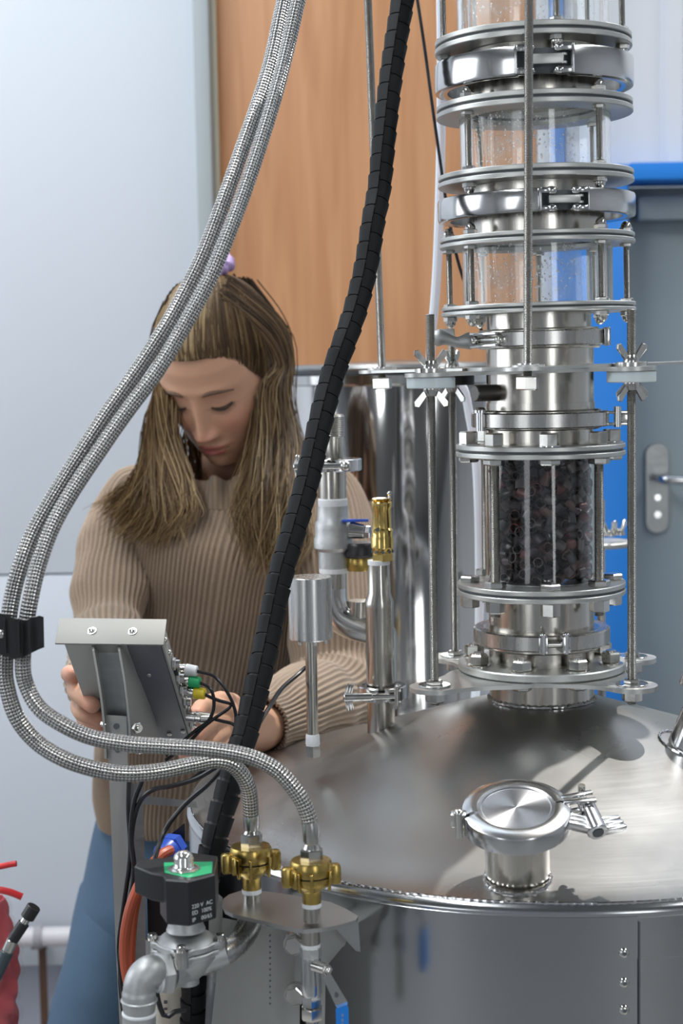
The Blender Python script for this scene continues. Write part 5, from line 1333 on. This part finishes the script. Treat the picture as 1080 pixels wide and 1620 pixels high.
def interp_rings(K, steps):
    out = []
    for j in range(len(K) - 1):
        k0, k1, k2, k3 = K[max(j - 1, 0)], K[j], K[j + 1], K[min(j + 2, len(K) - 1)]
        for s in range(steps):
            t = s / steps
            out.append([.5 * (2 * k1[i] + (k2[i] - k0[i]) * t + (2 * k0[i] - 5 * k1[i] + 4 * k2[i] - k3[i]) * t * t + (3 * k1[i] - k0[i] - 3 * k2[i] + k3[i]) * t ** 3) for i in range(len(k1))])
    out.append(list(K[-1])); return out
# (pixel y, left x, right x, centre depth, half depth)
TK_ = [(1292, 158, 440, 1.990, .115), (1275, 154, 446, 1.990, .12), (1230, 152, 455, 1.980, .122), (1150, 158, 470, 1.955, .125), (1060, 172, 488, 1.930, .128), (970, 184, 505, 1.910, .130), (900, 188, 520, 1.890, .128), (850, 186, 540, 1.875, .116), (812, 188, 560, 1.885, .102), (785, 200, 556, 1.893, .084), (768, 226, 530, 1.898, .070), (760, 262, 492, 1.902, .060), (757, 300, 445, 1.906, .050)]
rings = []
for y, xl, xr, Yc, hd in interp_rings(TK_, 7):
    L, R_ = at(xl, y, Yc), at(xr, y, Yc); c = (L + R_) / 2
    rings.append((c, Vector((1, 0, 0)), Vector((0, 1, 0)), (L - R_).length / 2, hd, 2.3))
SW = []; tv, tf, tr = ribmesh('', rings, 150, .0013, None, .005); SW.append((tv, tf, tr))
def sleeve(P, R, nr, steps=16):
    Q = catmull(P, steps); T, Fm = pframes(Q); rr = np.interp(np.linspace(0, 1, len(Q)), np.linspace(0, 1, len(R)), R); rings = []
    for i, q in enumerate(Q):
        bulge = 1 + .05 * math.sin(i * .55) * (1 if i > len(Q) * .35 else .2)
        rings.append((q, Fm[i][0], Fm[i][1], rr[i] * bulge, rr[i] * bulge, 2.0))
    rings.append((Q[-1] - T[-1] * .004, Fm[-1][0], Fm[-1][1], rr[-1] * .86, rr[-1] * .86, 2.0))
    rings.append((Q[-1] - T[-1] * .03, Fm[-1][0], Fm[-1][1], rr[-1] * .8, rr[-1] * .8, 2.0))
    SW.append(ribmesh('', rings, nr, .0012, None, .007))
sleeve([at(290, 790, 1.89), SHR + Vector((-.004, 0, -.004)), at(180, 905, 1.81), ELR + Vector((-.0, 0, 0)), ELR.lerp(WRR, .5) + Vector((0, 0, -.008)), WRR], [.05, .055, .049, .043, .045, .044, .033], 40)
sleeve([at(450, 790, 1.89), SHL, at(526, 950, 1.812), ELL + Vector((0, 0, .0)), ELL.lerp(WRL, .5) + Vector((0, 0, -.002)), WRL + Vector((-.004, -.004, 0))], [.055, .062, .060, .054, .054, .050, .035], 46)
vs = []; fs = []; rb = []
for a, b_, c in SW:
    o = len(vs); vs += a; fs += [tuple(i + o for i in f) for f in b_]; rb += c
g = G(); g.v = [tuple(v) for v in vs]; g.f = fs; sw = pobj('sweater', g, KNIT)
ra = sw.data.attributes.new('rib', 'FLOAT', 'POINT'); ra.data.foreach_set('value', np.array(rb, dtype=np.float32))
# ruffled collar
cc_ = at(355, 776, 1.872); g = G(); n = 240; lv_ = 10; vs = []; rb = []
for j in range(lv_):
    f = j / (lv_ - 1)
    for i in range(n):
        a = 2 * PI * i / n; wv = math.sin(a * 11 + 1.2 * math.sin(a * 3)) * .008 * f ** 1.4
        rx = .066 - .010 * f + wv; ry = .074 - .012 * f + wv
        dz = -.012 + .038 * f + .006 * math.sin(a) + .004 * f * math.sin(a * 11 + 1.5)
        vs.append(cc_ + Vector((rx * math.cos(a), ry * math.sin(a), dz))); rb.append(.5 + .5 * math.cos(i * 2 * PI / 4))
g.add(vs, [(j * n + i, j * n + (i + 1) % n, (j + 1) * n + (i + 1) % n, (j + 1) * n + i) for j in range(lv_ - 1) for i in range(n)])
co_ = pobj('collar', g, KNIT); ra = co_.data.attributes.new('rib', 'FLOAT', 'POINT'); ra.data.foreach_set('value', np.array(rb, dtype=np.float32))
# cuffs' hem band at the waist
# jeans
def denim():
    m, t, b = nt('blue_denim'); setc(b, (.09, .17, .28), .85)
    tc = t.nodes.new('ShaderNodeTexCoord'); nz = t.nodes.new('ShaderNodeTexNoise'); nz.inputs['Scale'].default_value = 7; nz.inputs['Detail'].default_value = 5; t.links.new(tc.outputs['Object'], nz.inputs['Vector'])
    n2 = t.nodes.new('ShaderNodeTexNoise'); n2.inputs['Scale'].default_value = 500; t.links.new(tc.outputs['Object'], n2.inputs['Vector'])
    mx = t.nodes.new('ShaderNodeMix'); mx.data_type = 'RGBA'; mx.inputs[6].default_value = (.030, .065, .115, 1); mx.inputs[7].default_value = (.105, .175, .26, 1)
    mm = t.nodes.new('ShaderNodeMath'); mm.operation = 'MULTIPLY_ADD'; mm.inputs[1].default_value = .35; t.links.new(n2.outputs[0], mm.inputs[0])
    s2 = t.nodes.new('ShaderNodeMath'); s2.operation = 'MULTIPLY'; s2.inputs[1].default_value = .7; t.links.new(nz.outputs[0], s2.inputs[0]); t.links.new(s2.outputs[0], mm.inputs[2])
    t.links.new(mm.outputs[0], mx.inputs[0]); t.links.new(mx.outputs[2], b.inputs['Base Color'])
    bp = t.nodes.new('ShaderNodeBump'); bp.inputs['Strength'].default_value = .4; bp.inputs['Distance'].default_value = .001; t.links.new(n2.outputs[0], bp.inputs['Height']); t.links.new(bp.outputs[0], b.inputs['Normal']); return m
DEN = denim()
g = G(); rings = []
for y, xl, xr, Yc, hd in interp_rings([(1240, 168, 420, 2.02, .095), (1270, 160, 425, 2.02, .11), (1330, 146, 440, 2.03, .13), (1400, 132, 450, 2.03, .135), (1440, 124, 452, 2.03, .125)], 6):
    L, R_ = at(xl, y, Yc), at(xr, y, Yc); rings.append(((L + R_) / 2, Vector((1, 0, 0)), Vector((0, 1, 0)), (L - R_).length / 2, hd, 2.4))
def addloft(g, rings, n=90, fold=.009):
    vs = []
    for c, U, V, a, b_, e in rings:
        for i in range(n):
            th = 2 * PI * i / n; cs, sn = math.cos(th), math.sin(th)
            p = c + U * (a * math.copysign(abs(cs) ** (2 / e), cs)) + V * (b_ * math.copysign(abs(sn) ** (2 / e), sn))
            vs.append(p + (U * cs + V * sn) * fold * noise.noise(p * 9))
    m = len(rings)
    g.add(vs, [(j * n + i, j * n + (i + 1) % n, (j + 1) * n + (i + 1) % n, (j + 1) * n + i) for j in range(m - 1) for i in range(n)] + [tuple(range(n)), tuple(range(m * n - 1, m * n - n - 1, -1))])
addloft(g, rings)
# right leg (picture left): outline runs from (132,1400) to (75,1620)
lp = [(1400, 128, 290, 2.03, .105), (1480, 110, 262, 2.01, .10), (1560, 90, 240, 1.99, .095), (1640, 70, 215, 1.98, .09), (1800, 36, 165, 2.0, .075), (2000, 10, 125, 2.04, .068), (2160, -10, 100, 2.08, .072)]
rings = []
for y, xl, xr, Yc, hd in interp_rings(lp, 6):
    L, R_ = at(xl, y, Yc), at(xr, y, Yc); rings.append(((L + R_) / 2, Vector((1, 0, 0)), Vector((0, 1, 0)), (L - R_).length / 2, hd, 2.0))
addloft(g, rings)
off = Vector((.23, .02, 0)); addloft(g, [(c + off * (1 - .0 * i), U, V, a, b_, e) for i, (c, U, V, a, b_, e) in enumerate(rings)])
pobj('jeans', g, DEN)
for k, e in enumerate((rings[-1][0], rings[-1][0] + off)):
    b0_ = Vector((e.x, e.y - .05, 0)); g = G()
    g.sphere((0, 0, 0), 1, 20, Matrix.Translation((e.x, e.y - .05, .035)) @ Matrix.Diagonal((.048, .135, .035, 1))).cyl((e.x, e.y + .01, .03), (e.x, e.y + .01, max(.1, e.z + .02)), .045)
    g.box((e.x, e.y - .05, .010), (.09, .27, .020), b=.008); pobj('shoe', g, RUB)

# ------------------------------------------------ hair: scalp shell plus many thin strands
ER = (.0790, .1030, .1185); EC = Vector((0, -.008, -.001))
def dirv(v): v = Vector(v); return v.normalized()
def scalp(d, lift=0.0):
    d = d.normalized(); return HM @ (EC + Vector((d.x * ER[0], d.y * ER[1], d.z * ER[2])) * (1 + lift))
def hairline(az):
    """lowest scaled z of the hair at azimuth az (0 = front, degrees)"""
    return float(np.interp(abs(az), [0, 25, 42, 55, 68, 80, 100, 125, 180], [.56, .55, .48, .30, .02, -.22, -.42, -.62, -.72]))
g = G(); na, nz_ = 96, 60; vs = []
for j in range(nz_ + 1):
    for i in range(na):
        az = -180 + 360 * i / na; hz = hairline(az); zz_ = hz + (1 - hz) * (j / nz_) ** .8 if j < nz_ else 1.0
        zz_ = min(zz_, .9999); rr_ = math.sqrt(1 - zz_ * zz_)
        vs.append(scalp(Vector((rr_ * math.sin(rad(az)), rr_ * math.cos(rad(az)), zz_)), .004 + .03 * min(1, j / 6)))
g.add(vs, [(j * na + i, j * na + (i + 1) % na, (j + 1) * na + (i + 1) % na, (j + 1) * na + i) for j in range(nz_) for i in range(na)])
def hairmat():
    m, t, b = nt('brown_hair'); setc(b, (.1, .06, .03), .42); b.inputs['Specular IOR Level'].default_value = .45
    a = t.nodes.new('ShaderNodeAttribute'); a.attribute_name = 'tone'; cr = t.nodes.new('ShaderNodeValToRGB')
    e = cr.color_ramp.elements; e[0].position = 0; e[0].color = (.030, .018, .011, 1); e[1].position = 1; e[1].color = (.50, .37, .19, 1)
    x = e.new(.35); x.color = (.085, .050, .026, 1); x = e.new(.65); x.color = (.20, .125, .058, 1)
    t.links.new(a.outputs['Fac'], cr.inputs[0]); t.links.new(cr.outputs[0], b.inputs['Base Color']); b.inputs['Anisotropic'].default_value = .5; return m
HAIRM = hairmat()
cap = pobj('scalp_hair', g, HAIRM); ta = cap.data.attributes.new('tone', 'FLOAT', 'POINT'); ta.data.foreach_set('value', np.full(len(cap.data.vertices), .22, dtype=np.float32))
VS = []; FS = []; TN = []
def strand(P, tone, w=.0006, tipw=.35, m=22, tonegrad=0.0):
    P = [Vector(p) for p in P]; Q = evenly(catmull(P, 6), 1e9) if 0 else catmull(P, max(2, m // (len(P) - 1)))
    o = len(VS); n = len(Q)
    T = [(Q[min(i + 1, n - 1)] - Q[max(i - 1, 0)]).normalized() for i in range(n)]
    for i, q in enumerate(Q):
        u_ = T[i].cross(Vector((0, 1, 0.1))); u_ = u_.normalized() if u_.length > 1e-4 else Vector((1, 0, 0)); v_ = T[i].cross(u_)
        ww = w * (1 - (1 - tipw) * (i / (n - 1)) ** 3)
        VS.append(q + u_ * ww); VS.append(q - u_ * ww * .6 + v_ * ww * .8); VS.append(q - u_ * ww * .6 - v_ * ww * .8)
        tt = min(1, max(0, tone + tonegrad * i / (n - 1))); TN.extend((tt, tt, tt))
    for i in range(n - 1):
        for k in range(3):
            FS.append((o + 3 * i + k, o + 3 * i + (k + 1) % 3, o + 3 * i + 3 + (k + 1) % 3, o + 3 * i + 3 + k))
TIE = dirv((.05, -.50, .86))
def slerpd(a, b, t): return (a * (1 - t) + b * t).normalized()
for i in range(1500):
    az = random.uniform(-72, 72); hz = hairline(az) + abs(random.gauss(0, .10)) + .0; hz = min(hz, .93); rr_ = math.sqrt(max(0, 1 - hz * hz))
    s = dirv((rr_ * math.sin(rad(az)), rr_ * math.cos(rad(az)), hz)); jit = Vector((random.gauss(0, .07), random.gauss(0, .07), random.gauss(0, .04)))
    lf = random.uniform(.02, .05); grp = math.sin(az * .55) * .5 + .5
    P = [scalp(s, .01)] + [scalp(slerpd(s, TIE + jit * (1 - t), t), lf + .02 * math.sin(PI * t)) for t in (.12, .3, .5, .7, .88, 1)]
    strand(P, .30 + .25 * random.random() + (.42 if random.random() < .42 else 0) - .25 * math.exp(-((az - 60) / 25) ** 2), .0007, .8, 18, .22)  # pale strands: blond streaks, more at the crown as painted sun highlight
for i in range(900):
    az = random.choice((-1, 1)) * random.uniform(66, 180); zz_ = random.uniform(.1, .75); rr_ = math.sqrt(1 - zz_ * zz_)
    s = dirv((rr_ * math.sin(rad(az)), rr_ * math.cos(rad(az)), zz_)); jit = Vector((random.gauss(0, .06), random.gauss(0, .06), 0))
    strand([scalp(s, .03)] + [scalp(slerpd(s, TIE + jit * (1 - t), t), .045) for t in (.3, .6, .85, 1)], .20 + .25 * random.random(), .0009, .8, 12, .1)
def guide(hp, wp): return [scalp(dirv(d), l) for d, l in hp] + [at(*p) for p in wp]
def bundle(gd, n, w0, w1, tone, sp=.0007, grad=.25, wild=.012):
    """strands filling the sheet between guides (each a list of points, same length)"""
    K = len(gd); L = len(gd[0])
    for i in range(n):
        u_ = random.random() * (K - 1); k = min(int(u_), K - 2); f = u_ - k; cl = int(u_ * 13); ph = (cl * 2.4) % 6.3 + random.gauss(0, .25); am = .5 + ((cl * 7) % 5) / 4 + random.gauss(0, .15); cut = random.uniform(.86, 1.0)
        o1 = Vector((random.gauss(0, 1), random.gauss(0, 1), random.gauss(0, .6))); P = []
        for j in range(L):
            t = j / (L - 1); p = gd[k][j].lerp(gd[k + 1][j], f)
            wv = math.sin(ph + t * 8) * wild * t ** 1.3 * am * .5
            P.append(p + o1 * (w0 + (w1 - w0) * t) * .55 + Vector((wv, 0, 0)))
        P[-1] = P[-2].lerp(P[-1], cut * random.uniform(.25, 1.3))
        strand(P, tone + .22 * random.random() ** 2 + (.28 if random.random() < .20 else 0) + .12 * math.sin(u_ * 9), sp, .3, 24, grad)
# picture right: falls from the side of the head in front of the shoulder
GR = [guide([((.45, .10, .88), .03), ((.88, .05, .42), .03), ((1, .05, .0), .03)], [(416, 610, 1.80), (414, 680, 1.80), (402, 760, 1.775), (392, 800, 1.765), (398, 850, 1.762)]),
      guide([((.42, -.05, .9), .03), ((.92, -.10, .42), .03), ((1, -.10, -.05), .03)], [(430, 620, 1.82), (430, 700, 1.81), (418, 780, 1.775), (412, 840, 1.762), (418, 890, 1.760)]),
      guide([((.40, -.25, .90), .03), ((.90, -.30, .38), .035), ((.98, -.30, -.08), .035)], [(440, 635, 1.85), (448, 710, 1.83), (446, 780, 1.79), (438, 850, 1.77), (434, 905, 1.765)]),
      guide([((.36, -.4, .88), .03), ((.84, -.50, .30), .04), ((.90, -.55, -.12), .04)], [(450, 640, 1.87), (466, 710, 1.86), (474, 790, 1.82), (464, 850, 1.79), (450, 885, 1.78)])]
bundle(GR, 1700, .006, .012, .24, .0008, .30, .030)
GL = [guide([((-.42, .15, .9), .03), ((-.86, .12, .42), .03), ((-.98, .05, .0), .03)], [(262, 620, 1.80), (268, 690, 1.80), (284, 750, 1.785), (296, 800, 1.77), (284, 845, 1.762)]),
      guide([((-.40, -.05, .9), .03), ((-.90, -.05, .40), .03), ((-1, -.12, -.05), .03)], [(256, 640, 1.82), (258, 710, 1.80), (262, 770, 1.78), (262, 820, 1.765), (238, 860, 1.762)]),
      guide([((-.38, -.25, .9), .03), ((-.88, -.30, .38), .035), ((-.98, -.30, -.1), .035)], [(252, 655, 1.84), (248, 720, 1.82), (236, 770, 1.79), (216, 800, 1.775), (190, 832, 1.780)]),
      guide([((-.36, -.4, .88), .03), ((-.84, -.5, .32), .04), ((-.9, -.5, -.15), .04)], [(250, 660, 1.86), (242, 720, 1.85), (222, 755, 1.83), (198, 778, 1.82), (164, 800, 1.825)])]
bundle(GL, 1500, .005, .011, .24, .0008, .30, .030)
# back curtain behind the neck
GB = [guide([((-.3, -.8, .5), .10), ((-.5, -.9, .0), .12), ((-.5, -.8, -.4), .14)], [(300, 680, 1.90), (300, 730, 1.90), (285, 770, 1.88)]),
      guide([((.0, -.9, .5), .10), ((.0, -1, .0), .12), ((.0, -.9, -.4), .14)], [(360, 680, 1.94), (370, 730, 1.95), (380, 770, 1.95)]),
      guide([((.3, -.8, .5), .10), ((.5, -.9, .0), .12), ((.5, -.8, -.4), .14)], [(430, 680, 1.92), (440, 740, 1.92), (450, 790, 1.92)])]
bundle(GB, 700, .008, .012, .10, .001, .05)
g = G(); g.v = [tuple(v) for v in VS]; g.f = FS
hr = pobj('hair', g, HAIRM); ta = hr.data.attributes.new('tone', 'FLOAT', 'POINT'); ta.data.foreach_set('value', np.array(TN, dtype=np.float32))
# dark masses under the falling strands so nothing shows through
g = G()
for GG in (GR, GL, GB):
    for k in range(len(GG) - 1):
        for f in (.15, .5, .85):
            P = [GG[k][j].lerp(GG[k + 1][j], f) + Vector((0, .010, 0)) for j in range(2, len(GG[k]) - 1)]
            Q = catmull(P, 5); nn = len(Q); g.tube(Q, [.009 * (1 - .75 * (i / (nn - 1)) ** 2) for i in range(nn)], 8)
um = pobj('under_hair', g, HAIRM); ta = um.data.attributes.new('tone', 'FLOAT', 'POINT'); ta.data.foreach_set('value', np.full(len(um.data.vertices), .18, dtype=np.float32))
# the hair tie
q = scalp(TIE, .13); g = G(); P = [q + HX * .018 * math.cos(2 * PI * i / 40) + (HX.cross(HU)) * .018 * math.sin(2 * PI * i / 40) + HU * .003 * math.sin(i * 1.9) for i in range(41)]
g.tube(P, [.0065 + .0018 * math.sin(i * 2.3) for i in range(41)], 10, False); pobj('hair_tie', g, mat('lilac_scrunchie', (.42, .30, .55), .6))
